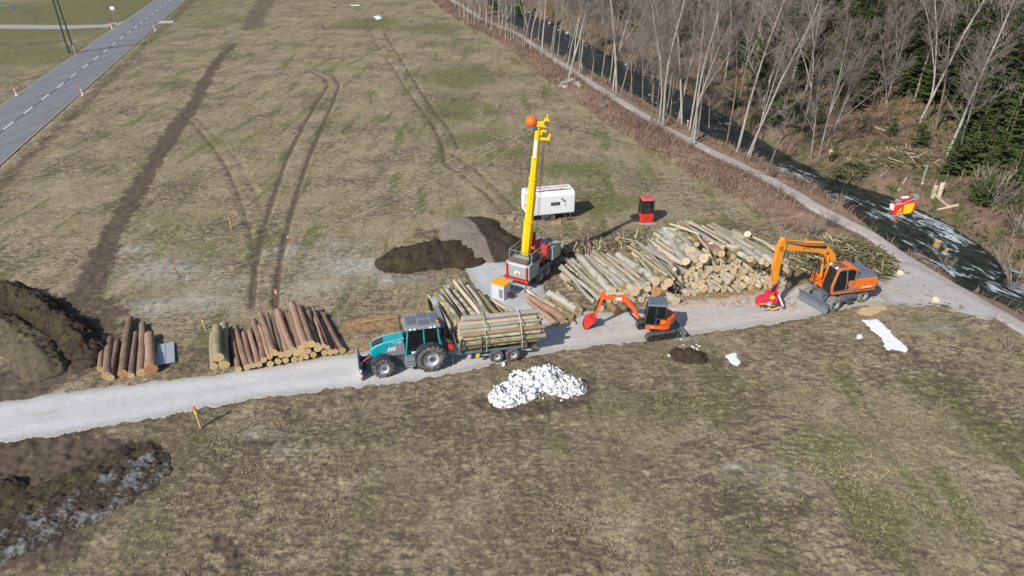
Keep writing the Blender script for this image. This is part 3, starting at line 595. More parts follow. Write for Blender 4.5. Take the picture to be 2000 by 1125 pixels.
# small group by the yarder
for f, e, z, r, kd, lb in [((1034, 579), (1101, 623), .26, .24, 'spruce', 'red-brown log lying in front of the yarder wheels'), ((1032, 588), (1085, 632), .2, .2, 'spruce', 'faded pinkish log with wide bare stretches nearest the loaded trailer'), ((1062, 586), (1116, 620), .3, .23, 'moss', 'yellowish mossy log lying between the red-brown and the thick mossy one'), ((1072, 573), (1128, 605), .42, .3, 'beech', 'thick grey log with a bright green moss cap near the mini excavator bucket'),
        ((1088, 571), (1134, 606), .3, .17, 'grey', 'slim grey log on the right of the moss-capped one'), ((1085, 590), (1131, 615), .22, .22, 'brown', 'brown log with orange cut end under the moss-capped one'), ((1075, 600), (1106, 630), .16, .15, 'brown', 'short log end tucked beside the red-brown log'), ((1030, 567), (1062, 592), .14, .13, 'pale', 'split yellow pole beside the yarder wheels'), ((1100, 590), (1120, 632), .14, .14, 'moss', 'small mossy log below the yellowish one'), ((1060, 606), (1092, 636), .13, .13, 'spruce', 'small log end beside the faded pinkish one')]:
    a = P(*f, z); b = P(*e, z); log(a, b, r, kd, .06, .85, lb, 'logs lying near the yarder')
a = P(690, 633, .14); b = P(800, 614, .14); log(b, a, .13, 'brown', .06, .8, 'long bare orange-brown pole on wood chips behind the teal tractor', None, name='pole')
for i, (x, y, dx, r, kd, lb) in enumerate([(1315, 584, 14, .3, 'beech', 'short stub lying loose in front of the big pile'), (1170, 598, 20, .22, 'moss', 'short dark stub behind the bucket of the mini excavator'), (1200, 604, 12, .25, 'brown', 'broken stub with ragged orange end beside the bucket arm'), (1105, 545, 26, .26, 'beech', 'short grey stub behind the middle stack'), (1112, 560, 20, .18, 'moss', 'short mossy offcut beside the chips at the middle stack')]):
    a = P(x, y, r); log(a+DIR*(.6 if i else .8), a-DIR*.35, r, kd, .02, .95, lb, None, 'red' if kd == 'brown' else 'pale')
# packed stacks
def pack(width, prof, n, rfun, tries=26):
    out = []
    for _ in range(n):
        r = rfun(); best = None
        for _ in range(tries):
            x = random.uniform(r, width-r); z = r
            for (cx, cz, cr) in out:
                dx = abs(cx-x)
                if dx < cr+r: z = max(z, cz+math.sqrt((cr+r)**2-dx*dx)*.94)
            if z+r <= prof(x) and (best is None or z < best[1]): best = (x, z, r)
        if best: out.append(best)
    return out
def stack(A, B, pk, lens, kinds, title, group, dirn=DIR, back=.0, jit=.2, bend=.06, rows=None):
    A = Vector((*A, 0)); B = Vector((*B, 0)); u = (B-A).normalized(); h = .38
    pk = sorted(pk, key=lambda q: (int(q[1]/h), q[0])); cnt = {}
    for x, z, r in pk:
        row = int(z/h); k = cnt.get(row, 0); cnt[row] = k+1
        b = A+u*x+Vector((0, 0, z))+dirn*(z*back+random.uniform(-jit, jit)); L = random.uniform(*lens)
        d = (dirn+u*random.uniform(-.03, .03)).normalized(); a = b+d*L; a.z = z*random.uniform(.93, 1.0); a.z = max(a.z, r*.9)
        size = 'thick' if r > .2 else ('slim' if r < .13 else 'medium')
        lb = f'{size} log, {nth(k)} from left in layer {row+1} up of the {title}'
        log(a, b, r, random.choice(kinds), bend, .82, lb, group, n=10 if r < .16 else 12)
random.seed(5)
FA, FB = P2(1312, 580), P2(1545, 562)
wF = math.dist(FA, FB)
pf = lambda x: 1.35+1.75*float(ss(0, 2.6, x))-1.0*float(ss(wF-2.6, wF, x))
stack(FA, FB, pack(wF, pf, 172, lambda: random.choice([random.uniform(.09, .14), random.uniform(.10, .16), random.uniform(.13, .19), random.uniform(.17, .28)])), (4.6, 6.0), ['beech', 'beech', 'grey', 'moss', 'pale'], 'big pale pile', 'big log pile', back=.34, jit=.3)
EA, EB = P2(1180, 596), P2(1310, 590)
wE = math.dist(EA, EB)
stack(EA, EB, pack(wE, lambda x: .75+.75*float(ss(0, 1.6, x)), 24, lambda: random.uniform(.15, .27)), (6, 7), ['beech', 'grey', 'moss'], 'middle beech stack', 'middle beech stack', back=.3)
# long trunks lying over the middle stack: far end, near end, height far, near, radius
for i, (f, e, za, zb, r, kd) in enumerate([((88, 395), (580, 880), .5, .6, .15, 'beech'), ((125, 370), (660, 840), .6, .7, .18, 'beech'), ((235, 305), (720, 745), .7, .9, .18, 'grey'), ((190, 350), (690, 800), .5, .7, .13, 'grey'), ((395, 235), (865, 740), .8, 1.0, .33, 'beech'), ((400, 340), (780, 790), .6, .8, .2, 'moss'), ((490, 215), (1055, 660), .8, 1.2, .22, 'grey'), ((640, 250), (1195, 740), .8, 1.1, .37, 'beech'), ((520, 260), (960, 720), .7, .9, .17, 'beech'), ((800, 255), (1290, 690), .9, 1.3, .14, 'pale'), ((870, 250), (1400, 640), .9, 1.4, .17, 'grey'), ((955, 205), (1515, 600), 1.1, 1.6, .32, 'beech'), ((1255, 250), (1640, 680), 1.1, 1.2, .22, 'beech'), ((1310, 250), (1695, 615), 1.3, 1.7, .31, 'moss'), ((1230, 330), (1520, 750), .6, 1.0, .32, 'moss'), ((820, 330), (1390, 710), .8, 1.2, .24, 'beech'),
        ((1100, 80), (1660, 500), 1.7, 2.1, .1, 'pale'), ((1220, 10), (1740, 340), 1.9, 2.3, .12, 'beech'), ((1290, 30), (1770, 560), 1.7, 2., .1, 'grey'), ((1400, 50), (1780, 420), 1.9, 2.3, .15, 'beech'), ((1490, 60), (1880, 330), 2.2, 2.5, .13, 'pale')]):
    a = P(1080+f[0]/7.5, 470+f[1]/7.5, za); b = P(1080+e[0]/7.5, 470+e[1]/7.5, zb)
    log(a, b, r, kd, .12 if r < .2 else .08, .72, f'{nth(i)} from the left of the long trunks laid over the middle stack', 'long trunks on the middle stack', 'red' if i in (6, 14) else 'pale', knob=.08)
# trunks and branchy tops on the big pile (crop px /6.62 + (1290,420))
for i, (f, e, za, zb, r, kd, bd) in enumerate([((20, 190), (330, 600), 2.4, 2.6, .27, 'beech', .2), ((-10, 300), (460, 570), 2.3, 2.6, .3, 'beech', .1), ((60, 190), (390, 470), 2.6, 2.9, .36, 'beech', .05), ((110, 190), (560, 560), 2.6, 2.8, .33, 'beech', .3), ((200, 190), (470, 380), 2.9, 3.2, .2, 'moss', .35), ((215, 85), (730, 480), 2.7, 3.1, .24, 'spruce', .15), ((250, 75), (800, 420), 2.8, 3.2, .2, 'grey', .2), ((320, 80), (830, 360), 3., 3.3, .11, 'pale', .25), ((120, 115), (500, 250), 3., 3.3, .1, 'pale', .2), ((700, 215), (1000, 440), 2.5, 3., .15, 'beech', .2), ((745, 230), (1310, 600), 2.4, 2.9, .22, 'beech', .1), ((840, 250), (1380, 640), 2.4, 2.8, .16, 'grey', .15), ((920, 265), (1480, 620), 2.6, 2.9, .27, 'beech', .06), ((1080, 310), (1490, 560), 2.5, 2.9, .17, 'moss', .2), ((1180, 280), (1500, 470), 2.6, 2.9, .12, 'pale', .2), ((830, 380), (1160, 570), 2.8, 3.1, .22, 'beech', .1), ((480, 250), (620, 520), 3.3, 3.3, .1, 'pale', .3), ((560, 300), (790, 500), 2.9, 3.2, .26, 'spruce', .05), ((640, 260), (980, 420), 2.9, 3.2, .18, 'pale', .2), ((1240, 320), (1490, 420), 2.6, 2.8, .15, 'moss', .2), ((-20, 440), (300, 620), 2.2, 2.4, .2, 'pale', .2), ((30, 170), (230, 200), 2.7, 2.9, .18, 'beech', .15)]):
    a = P(1290+f[0]/6.62, 420+f[1]/6.62, za); b = P(1290+e[0]/6.62, 420+e[1]/6.62, zb)
    log(a, b, r, kd, bd, .6, f'{nth(i)} from the left of the crooked trunks on the big pile', 'crooked trunks on the big pile', knob=.1)
for i, (x, y, z, r) in enumerate([(1460, 457, 3., .24), (1388, 477, 3.2, .18)]):
    a = P(x, y, z); log(a+Vector((.1, .12, -.25)), a, r, 'pale', 0, .95, ['pale round slice standing on top of the big pile', 'small pale slice lying among the crooked trunks on the big pile'][i], None, name='wood_slice')
# ------------------------------------------------------------------ brush, sticks
TW = paint('twig_brown', (.19, .13, .095), .9, .3); TWP = paint('twig_pale', (.40, .33, .24), .9, .3); WDP = paint('cut_branch', (.50, .40, .27), .9, .3); TWR = paint('twig_red', (.2, .115, .09), .9, .2)
NEEDLE = M('needle_green'); _r = NEEDLE.noise(NEEDLE.coord('Object'), 1.3, 4, .7); _q = NEEDLE.noise(NEEDLE.coord('Object'), 9, 3, .7)
NEEDLE.done(NEEDLE.mix(NEEDLE.sm(_q, .35, .7), NEEDLE.mix(NEEDLE.sm(_r, .35, .65), (.026, .042, .014), (.062, .08, .024)), (.075, .10, .03)), .8, None, .25); NEEDLE = NEEDLE.m
NEEDB = M('brush_green'); _q = NEEDB.noise(NEEDB.coord('Object'), 3, 4, .7)
NEEDB.done(NEEDB.mix(NEEDB.sm(_q, .4, .62), (.085, .11, .036), (.22, .175, .10)), .85, None, .2); NEEDB = NEEDB.m
def stick(mb, a, b, r, n=4, bend=.1):
    a = Vector(a); b = Vector(b); L = (b-a).length; m = (a+b)/2+Vector([random.uniform(-1, 1)*bend*L for _ in range(3)])
    mb.tube([a, m, b], [r, r*.8, r*.4], n, cap=r > .03)
def spray(mb, c, d, L, w, n=5):
    """fan of small needle blades along d"""
    c = Vector(c); d = Vector(d).normalized(); s = d.cross(Vector((0, 0, 1)))
    s = s.normalized() if s.length > .01 else Vector((1, 0, 0))
    for i in range(n):
        t = (i+.5)/n; q = c+d*(L*t)
        for sg in (-1, 1):
            e = q+(s*sg*w*(1-.6*t)+d*w*.55)+Vector((0, 0, random.uniform(-.5, .2)*w))
            o = d*(L/n*.5)
            mb.add([q-o, e, q+o], [(0, 1, 2)])
def brush_pile(name, label, c, rx, ry, h, ng, ns, cat='brush pile'):
    t = thing(name, label, cat, c); mb = MB(); gb = MB()
    for _ in range(ng):
        a = random.uniform(0, 6.28); q = math.sqrt(random.random()); x, y = rx*q*math.cos(a), ry*q*math.sin(a); z = h*(1-q*q)*random.uniform(.5, 1.05)
        spray(gb, (x, y, z), (random.uniform(-1, 1), random.uniform(-1, 1), random.uniform(-.4, .3)), random.uniform(.4, 1.), random.uniform(.12, .26), 6)
    for _ in range(ns):
        a = random.uniform(0, 6.28); q = math.sqrt(random.random()); x, y = rx*q*math.cos(a), ry*q*math.sin(a); z = h*(1-q*q)*random.uniform(.4, 1.1)
        d = Vector((random.uniform(-.3, 1), -random.uniform(-.2, 1), random.uniform(-.35, .1))).normalized()*random.uniform(.5, 1.7)
        mb.cur = 0 if random.random() < .55 else 1; r = random.choice([.02, .025, .03, .05, .07]); v = Vector((x, y, z)); stick(mb, v-d*.6, v+d*.6, r, 5)
    core = MB(); n = 22; vs = []
    for i in range(7):
        for j in range(n):
            q = 1-i/6*.97; a = 2*math.pi*j/n; k = 1+random.uniform(-.13, .13); vs.append((rx*q*k*math.cos(a)*.95, ry*q*k*math.sin(a)*.95, h*.72*(1-q*q)*random.uniform(.75, 1.1)-.05))
    core.add(vs, [(i*n+j, i*n+(j+1) % n, (i+1)*n+(j+1) % n, (i+1)*n+j) for i in range(6) for j in range(n)]); core.obj('packed_core', NEEDB, t)
    gb.obj('needle_sprays', NEEDB, t); mb.obj('branches', [WDP, TW], t); return t
random.seed(8)
c = P(1652, 520); brush_pile('brush_pile', 'large heap of green spruce tops and broken branches behind the orange excavator', (c.x, c.y+.5, 0), 3.7, 3.0, 1.75, 2200, 480)
c = T(1765, 318); brush_pile('brush_pile', 'brown and green heap of cut branches on the far river bank', c, 3.4, 2.2, 1.3, 700, 240)
c = T(1665, 338); brush_pile('brush_pile', 'small dark green brush clump at the far water edge', c, 1.7, 1.2, 1.3, 700, 20)
c = P(1130, 502); brush_pile('brush_pile', 'tangle of brown twigs and bark behind the middle stack', (c.x, c.y+1.0, 0), 2.6, 1.0, .55, 120, 260)
c = P(1235, 492); brush_pile('brush_pile', 'low brown brush between the middle stack and the big pile', (c.x, c.y+1.0, 0), 2.0, .9, .6, 130, 180)
# ------------------------------------------------------------------ vehicle materials
TEAL = paint('teal_paint', (.0, .37, .415), .34, .28, coat=.3); ORG = paint('orange_paint', (.84, .19, .012), .4, .24, coat=.2); ORH = paint('orange_red_paint', (.82, .11, .012), .4, .26, coat=.2); ORB = paint('boom_orange', (.86, .30, .02), .4, .15, coat=.2)
RED = paint('red_paint', (.70, .035, .02), .4, .15, coat=.2); YEL = paint('yellow_paint', (.85, .58, .01), .4, .14); CAR = paint('carmine_paint', (.62, .02, .05), .45, .2)
WHT = paint('white_paint', (.86, .87, .88), .5, .08); GRY = paint('grey_paint', (.24, .255, .27), .5, .3); DGR = paint('dark_grey_paint', (.07, .077, .085), .55, .3); SLATE = paint('slate_paint', (.13, .155, .19), .5, .28)
NAVY = paint('navy_paint', (.03, .04, .06), .5, .25); BLK = paint('black_steel', (.018, .018, .02), .55, .3); STL = paint('pale_steel', (.50, .52, .54), .4, .3, .3); GALV = paint('galvanised', (.42, .46, .50), .42, .2, .5); SGR = paint('cabinet_grey', (.33, .38, .37), .5, .3); LGR = paint('light_cabinet', (.62, .65, .68), .5, .12)
RUST = paint('rust', (.32, .11, .05), .85, .4, dcol=(.5, .3, .2)); YOR = paint('yellow_orange_lid', (.88, .40, .01), .5, .08); BLU = paint('blue_plastic', (.03, .10, .5), .4, .1); RUSTY = paint('rusty_steel', (.15, .085, .07), .7, .4)
AMB = paint('amber_lens', (.9, .25, .01), .25, 0); LENS = paint('lamp_lens', (.85, .87, .88), .15, 0); REDL = paint('red_lens', (.7, .02, .02), .25, 0)
def rubber(name, dust):
    m = M(name); n = m.noise(m.coord('Object'), 5, 5, .7)
    return m.done(m.mix(m.ma('MULTIPLY', m.sm(n, .3, .7), dust), (.028, .028, .029), (.27, .255, .235)), .85, m.bump(n, .2, .01), .2)
RUB = rubber('rubber', .75); RUBD = rubber('dusty_rubber', 1.5); RUBG = rubber('grey_rubber', .65)
def glass(name, col=(.02, .03, .03), a=.45):
    m = M(name); m.done(col, .06, None, .7); m.b.inputs['Alpha'].default_value = a; return m.m
GLS = glass('tinted_glass'); GLD = glass('dark_glass', (.008, .011, .011), .72)
_w = 0
def wheel(parent, c, r, w, side, rim=.55, rub=None, lug=True, rimmat=None, n=20, name='wheel'):
    """side +1: outer face towards +y"""
    rub = rub or RUB; t = bpy.data.objects.new(name, None); COL.objects.link(t); t.parent = parent; t.location = c
    h = w/2; q = r*rim
    mb = MB().lathe([(q, -h*.85), (q*1.06, -h), (r*.9, -h), (r*.97, -h*.78), (r*.985, 0), (r*.97, h*.78), (r*.9, h), (q*1.06, h), (q, h*.85), (q, -h*.85)], 36)
    if lug:
        for i in range(n):
            a = 2*math.pi*i/n
            for sg in (-1, 1):
                b = a+(math.pi/n if sg > 0 else 0); X = Matrix.Rotation(-b, 4, 'Y') @ Matrix.Translation((r*.985, sg*h*.5, 0)) @ Matrix.Rotation(sg*R(32), 4, 'X')
                mb.box((0, 0, 0), (r*.085, h*1.05, r*.085), X=X)
    mb.obj('tyre', rub, t)
    s = side
    rb = MB().lathe([(q, -s*h*.8), (q, s*h*.86), (q*.93, s*h*.9), (q*.84, s*h*.5), (q*.45, s*h*.28), (q*.42, s*h*.5), (0.001, s*h*.52)], 28)
    for i in range(8):
        a = 2*math.pi*i/8; rb.cyl((q*.34*math.cos(a), s*h*.5, q*.34*math.sin(a)), (q*.34*math.cos(a), s*h*.6, q*.34*math.sin(a)), q*.05, 6)
    rb.obj('rim', rimmat or STL, t)
    MB().cyl((0, s*h*.45, 0), (0, s*h*.72, 0), q*.27, 14).obj('hub', DGR if rimmat is None else RED, t)
    return t
def pane(parent, pts, mat=None, name='window'):
    """thin closed pane from four corners"""
    p = [Vector(q) for q in pts]; nrm = (p[1]-p[0]).cross(p[2]-p[0]).normalized()*.012
    vs = [q-nrm for q in p]+[q+nrm for q in p]; k = len(p)
    return MB().add(vs, [tuple(range(k-1, -1, -1)), tuple(range(k, 2*k))]+[(i, (i+1) % k, k+(i+1) % k, k+i) for i in range(k)]).obj(name, mat or GLS, parent)
def seat(parent, c, mat=None):
    x, y, z = c; MB().box((x, y, z), (.5, .5, .14)).box((x-.26, y, z+.36), (.14, .48, .66), (0, R(-8), 0)).obj('seat', mat or GRY, parent, .03)
def heading(dx, dy): return math.atan2(dy, dx)
# ------------------------------------------------------------------ tractor (x forward, y to its left, origin under the rear axle)
T1 = thing('tractor', 'teal tractor with front blade and grey roof parked on the gravel road', 'tractor', (-4.98, 35.78, 0), heading(-2.7, -.68))
for s in (1, -1):
    wheel(T1, (0, s*.93, .86), .87, .62, s, .56); wheel(T1, (2.78, s*.9, .62), .63, .52, s, .55, n=18)
    MB().arc((0, .86), .94, .99, s*.55-.0 if s > 0 else s*1.22, s*1.22 if s > 0 else s*.55, R(12), R(168)).obj('rear_fender', NAVY, T1, .015)
    MB().arc((2.78, .62), .70, .74, s*.62 if s > 0 else s*1.14, s*1.14 if s > 0 else s*.62, R(25), R(160)).obj('front_fender', NAVY, T1, .015)
MB().b2(-.65, 3.3, -.36, .36, .55, 1.05).b2(2.5, 3.1, -.7, .7, .5, .74).b2(-.2, .2, -.75, .75, .7, 1.0).b2(.5, 1.6, -.75, .8, .5, .95).obj('chassis', DGR, T1, .03)
MB().prism([(1.42, 1.02), (3.22, 1.02), (3.42, 1.12), (3.44, 1.35), (3.36, 1.56), (3.1, 1.76), (2.6, 1.92), (1.42, 2.08)], -.43, .43).obj('hood', TEAL, T1, .07)
for s in (1, -1):
    MB().prism([(1.44, 1.0), (2.75, 1.0), (2.62, 1.24), (2.3, 1.42), (2.0, 1.7), (1.44, 1.74)], s*.431 if s > 0 else s*.452, s*.452 if s > 0 else s*.431).obj('side_panel', GRY, T1)
    for i in range(3): MB().add([(2.02+i*.16, s*.462, 1.34), (2.12+i*.16, s*.462, 1.34), (2.02+i*.16, s*.462, 1.6), (1.92+i*.16, s*.462, 1.6)], [(0, 1, 2, 3)]).obj('white_flash', WHT, T1)
    MB().box((3.39, s*.3, 1.3), (.08, .2, .16)).obj('headlight', LENS, T1, .02)
MB().prism([(2.62, 1.925), (3.1, 1.768), (3.3, 1.63), (3.285, 1.6), (3.08, 1.74), (2.62, 1.9)], -.3, -.03).prism([(2.62, 1.925), (3.1, 1.768), (3.3, 1.63), (3.285, 1.6), (3.08, 1.74), (2.62, 1.9)], .03, .3).obj('hood_grille', BLK, T1)
MB().tube([(1.42, .4, 2.075), (2.6, .4, 1.925), (3.1, .38, 1.765), (3.36, .3, 1.55)], .022, 6).tube([(1.42, -.4, 2.075), (2.6, -.4, 1.925), (3.1, -.38, 1.765), (3.36, -.3, 1.55)], .022, 6).obj('hood_trim', STL, T1)
text('P 2380', .19, WHT, T1, (1.82, .467, 1.86), (R(90), 0, R(180)))
mb = MB()
for s in (1, -1):
    mb.tube([(1.42, s*.74, 1.05), (1.34, s*.74, 1.6), (1.2, s*.72, 2.74)], .055, 6); mb.tube([(.3, s*.8, 1.05), (.3, s*.76, 2.74)], .05, 6); mb.tube([(-.62, s*.8, 1.5), (-.5, s*.74, 2.74)], .06, 6)
    mb.tube([(1.42, s*.76, 1.08), (.3, s*.8, 1.08)], .05, 6); mb.tube([(.3, s*.8, 1.62), (-.62, s*.8, 1.62)], .045, 6)
    mb.prism([(.55, .98), (.3, 1.62), (-.62, 1.62), (-.66, 1.9), (-.74, 1.5), (-.1, 1.5), (.2, .98)], s*.76 if s > 0 else s*.84, s*.84 if s > 0 else s*.76)
mb.b2(-.7, 1.4, -.7, .7, .98, 1.1).obj('cab_frame', TEAL, T1, .01)
for s in (1, -1):
    for i in range(2): MB().add([(.36-i*.2, s*.846, 1.04), (.28-i*.2, s*.846, 1.04), (.03-i*.2, s*.846, 1.5), (.11-i*.2, s*.846, 1.5)], [(0, 1, 2, 3)]).obj('white_flash', WHT, T1)
    pane(T1, [(1.38, s*.76, 1.12), (.34, s*.79, 1.12), (.34, s*.75, 2.7), (1.18, s*.72, 2.7)], GLD, 'door_glass'); pane(T1, [(.26, s*.79, 1.66), (-.58, s*.79, 1.66), (-.5, s*.75, 2.7), (.26, s*.75, 2.7)], GLD)
    MB().tube([(.38, s*.83, 1.5), (.38, s*.83, 1.9)], .018, 6).obj('door_handle', BLK, T1)
pane(T1, [(1.43, -.7, 1.6), (1.43, .7, 1.6), (1.24, .68, 2.7), (1.24, -.68, 2.7)], GLS, 'windscreen'); pane(T1, [(-.66, -.7, 1.66), (-.66, .7, 1.66), (-.54, .68, 2.7), (-.54, -.68, 2.7)], GLS, 'rear_window')
MB().b2(.7, 1.1, .835, .845, 1.22, 1.36).obj('number_plate', WHT, T1)
seat(T1, (-.05, 0, 1.5), SGR); MB().tube([(.95, 0, 1.3), (.72, 0, 1.85)], .04, 8).lathe([(.19, -.02), (.21, 0), (.19, .02), (.17, 0), (.19, -.02)], 16, 'x', (.7, 0, 1.87)).obj('steering_wheel', BLK, T1)
MB().box((.35, 0, 2.86), (2.15, 1.72, .2), tap=(.94, .92)).obj('roof', GRY, T1, .05)
rf = MB(); rf.box((.95, 0, 2.975), (.55, .9, .03)).box((.25, -.4, 2.975), (.6, .6, .03)).box((.25, .4, 2.975), (.6, .6, .03)).box((-.38, 0, 2.975), (.45, 1.2, .03)); rf.obj('roof_panel', SLATE, T1, .012)
for s in (1, -1):
    for k in (1.05, .82, -.1, -.33): MB().box((k, s*.872, 2.85), (.16, .05, .11)).obj('work_light', LENS, T1, .015)
MB().lathe([(.001, 0), (.07, 0), (.075, .1), (.05, .17), (.001, .18)], 12, 'z', (-.55, .62, 2.96)).obj('beacon', AMB, T1)
MB().tube([(1.55, -.62, 1.2), (1.55, -.62, 2.95), (1.5, -.62, 3.05)], .07, 8).obj('exhaust', RUSTY, T1)
st = MB().b2(.9, 1.5, .72, .98, .42, 1.0)
for i in range(3): st.b2(.92, 1.48, .9, 1.06, .46+i*.2, .5+i*.2)
st.obj('steps', GRY, T1, .02); MB().b2(.42, .8, .7, .95, .45, 1.0).obj('tank', BLK, T1, .05); MB().b2(.38, .62, .96, .99, .9, .99).obj('yellow_sticker', YEL, T1)
bl = MB(); prof = [(4.05, .08), (4.0, .3), (4.02, .6), (4.14, .98), (4.2, .97), (4.08, .6), (4.06, .3), (4.12, .08)]; bl.prism(prof, -1.2, 1.2)
bl.prism([(4.0, .25), (3.9, .4), (3.92, .75), (4.06, .8)], .4, .46).prism([(4.0, .25), (3.9, .4), (3.92, .75), (4.06, .8)], -.46, -.4).obj('snow_blade', GALV, T1, .01)
MB().b2(3.2, 4.02, .25, .37, .42, .56).b2(3.2, 4.02, -.37, -.25, .42, .56).tube([(3.4, 0, .9), (3.95, 0, .6)], .05, 8).b2(3.7, 3.95, -.6, .6, .4, .58).obj('blade_arms', BLK, T1, .01)
MB().tube([(3.45, .2, 1.0), (3.9, .3, .75)], .035, 6).obj('red_cylinder', RED, T1)
for i in range(4): MB().b2(4.02, 4.1, 1.2, 1.216, .15+i*.17, .32+i*.17).obj('reflector_stripe', WHT if i % 2 else RED, T1)
cr = MB(); cr.b2(-1.25, -.75, -.35, .35, .85, 1.25).cyl((-1.0, -.1, 1.2), (-1.0, -.1, 2.1), .2, 14).tube([(-.95, .25, 1.2), (-.9, .3, 2.3)], .08, 8).obj('crane_column', DGR, T1, .02)
cr = MB(); cr.beam([(-1.0, -.25, 1.6), (-.88, -.25, 2.6), (-.62, -.25, 3.7)], .24, [.26, .3, .24]); cr.obj('crane_boom', GRY, T1, .015)
cr = MB(); cr.beam([(-.62, -.5, 3.75), (-1.0, -.5, 2.7), (-1.25, -.5, 1.7)], .2, [.24, .24, .18]); cr.tube([(-1.05, -.36, 1.9), (-.85, -.36, 3.1)], .07, 8).obj('crane_arm', SLATE, T1, .015)
MB().box((-.6, -.37, 3.76), (.36, .5, .3), (0, R(15), 0)).obj('crane_joint', STL, T1, .05)
mb = MB()
for i in range(6): mb.tube([(-1.0+i*.03, .3-i*.08, 1.1), (-1.3, .3-i*.1, 1.5+.08*i), (-1.15, -.1, 2.0+.1*i)], .022, 5)
mb.obj('hydraulic_hoses', BLK, T1)
MB().box((-1.25, .62, 1.2), (.3, .28, .22)).cyl((-1.25, .62, 1.3), (-1.25, .62, 1.38), .05, 8).obj('red_canister', RED, T1, .03); MB().box((-1.2, .2, 1.3), (.3, .3, .16)).obj('blue_canister', BLU, T1, .03)
MB().b2(-1.3, -.6, -.09, .09, .55, .72).b2(-.9, -.6, -.5, .5, .5, .8).prism([(-.5, .9), (-1.2, .9), (-1.35, 1.5), (-.9, 1.9), (-.66, 1.9)], .42, .5).obj('hitch_frame', DGR, T1, .02)
# ------------------------------------------------------------------ forestry trailer
TR = thing('forestry_trailer', 'grey two-axle timber trailer loaded with pale logs behind the tractor', 'trailer', (-.62, 36.65, 0), heading(-.98, -.2))
for x in (.5, -.5):
    for s in (1, -1): wheel(TR, (x, s*.82, .44), .45, .42, s, .52, RUBG, lug=False)
MB().b2(-1.2, 3.1, -.2, .2, .62, .84).b2(-.75, .75, -.7, .7, .38, .5).prism([(2.9, .62), (4.1, .62), (4.1, .75), (2.9, .84)], -.12, .12).obj('frame', DGR, TR, .02)
MB().b2(-1.36, 2.85, .86, 1.0, .86, .97).b2(-1.36, 2.85, -1.0, -.86, .86, .97).b2(-1.2, -1.05, -.9, .9, .8, .95).b2(1.3, 1.45, -.9, .9, .8, .95).b2(2.5, 2.7, -.9, .9, .8, .95).obj('bed_rails', SLATE, TR, .015)
for x in (2.55, 1.35, -1.05):
    for s in (1, -1): MB().box((x, s*1.03, 1.45), (.09, .07, 1.0)).obj('stake', BLK, TR, .012)
hb = MB().tube([(2.72, -.95, .9), (2.95, -.9, 1.9), (2.95, .9, 1.9), (2.72, .95, .9)], .05, 8)
for i in range(5): hb.tube([(2.76, -.6+i*.3, .9), (2.95, -.6+i*.3, 1.9)], .028, 6)
hb.obj('headboard', DGR, TR)
MB().prism([(2.8, .5), (3.35, .55), (3.3, 1.1), (2.85, 1.05)], -.4, .4).tube([(3.1, .5, .6), (3.1, .62, .05)], .06, 8).box((3.1, .62, .04), (.3, .3, .06)).tube([(3.3, -.2, .8), (3.3, .3, 1.25)], .07, 8).obj('support_leg', GRY, TR, .02)
MB().prism([(1.55, .45), (1.75, .45), (1.7, .75), (1.5, .75)], .8, .92).obj('wheel_chock', YEL, TR, .01)
for s in (1, -1): MB().box((-1.4, s*.75, .8), (.08, .3, .12)).obj('tail_lamp', REDL, TR, .02)
random.seed(21)
tm = TR.matrix_basis; pkd = pack(1.9, lambda x: 1.3+.2*math.sin(x*2), 34, lambda: random.uniform(.11, .19)); ux = Vector((math.cos(TR.rotation_euler.z), math.sin(TR.rotation_euler.z), 0)); uy = Vector((-ux.y, ux.x, 0)); o0 = Vector(TR.location)
pkd = sorted(pkd, key=lambda q: (-(q[0] > 1.45), q[1])); near_k = 0
def tl(x, y, z): return o0+ux*x+uy*y+Vector((0, 0, z))
lay = {}
for k, (x, z, r) in enumerate(sorted(pkd, key=lambda q: (int(q[1]/.3), -q[0]))):
    y = x-.95; row = int(z/.3); j = lay.get(row, 0); lay[row] = j+1; f = 2.6+random.uniform(-.15, .12); bk = -2.35+random.uniform(-.25, .2); w = random.uniform(-.03, .03)
    log(tl(bk, y+w, z+.96), tl(f, y-w, z+.96), r, random.choice(['pale', 'moss', 'brown', 'pale', 'beech', 'grey']), .04, .86, f'{nth(j)} log from the near side in load layer {row+1} of the timber trailer', 'logs loaded on the trailer', knob=.06)
log(tl(-2.4, -.42, 2.45), tl(2.35, -.30, 2.5), .22, 'beech', .05, .8, 'thick grey-barked trunk lying on top of the trailer load', 'logs loaded on the trailer')
log(tl(-2.1, .12, 2.38), tl(2.5, .05, 2.36), .15, 'pale', .05, .85, 'pale split trunk next to the thick trunk on the trailer load', 'logs loaded on the trailer')
def strap(x, mat, lb):
    pts = [(x, 1.05, .9), (x, 1.08, 1.5), (x+.06, 1.06, 2.1), (x+.05, .7, 2.5), (x, .1, 2.64), (x-.03, -.35, 2.76), (x, -.85, 2.5), (x, -1.06, 1.9), (x, -1.05, .9)]
    mb = MB(); mb.tube([tl(*p) for p in pts], .028, 6); tag(mb.obj('strap', mat), lb, 'strap', 'tie-down straps')
strap(1.1, paint('green_strap', (.40, .48, .20), .8, .1), 'pale green tie-down strap over the front of the trailer load'); strap(-1.05, paint('white_strap', (.62, .58, .52), .8, .1), 'whitish tie-down strap over the rear of the trailer load')
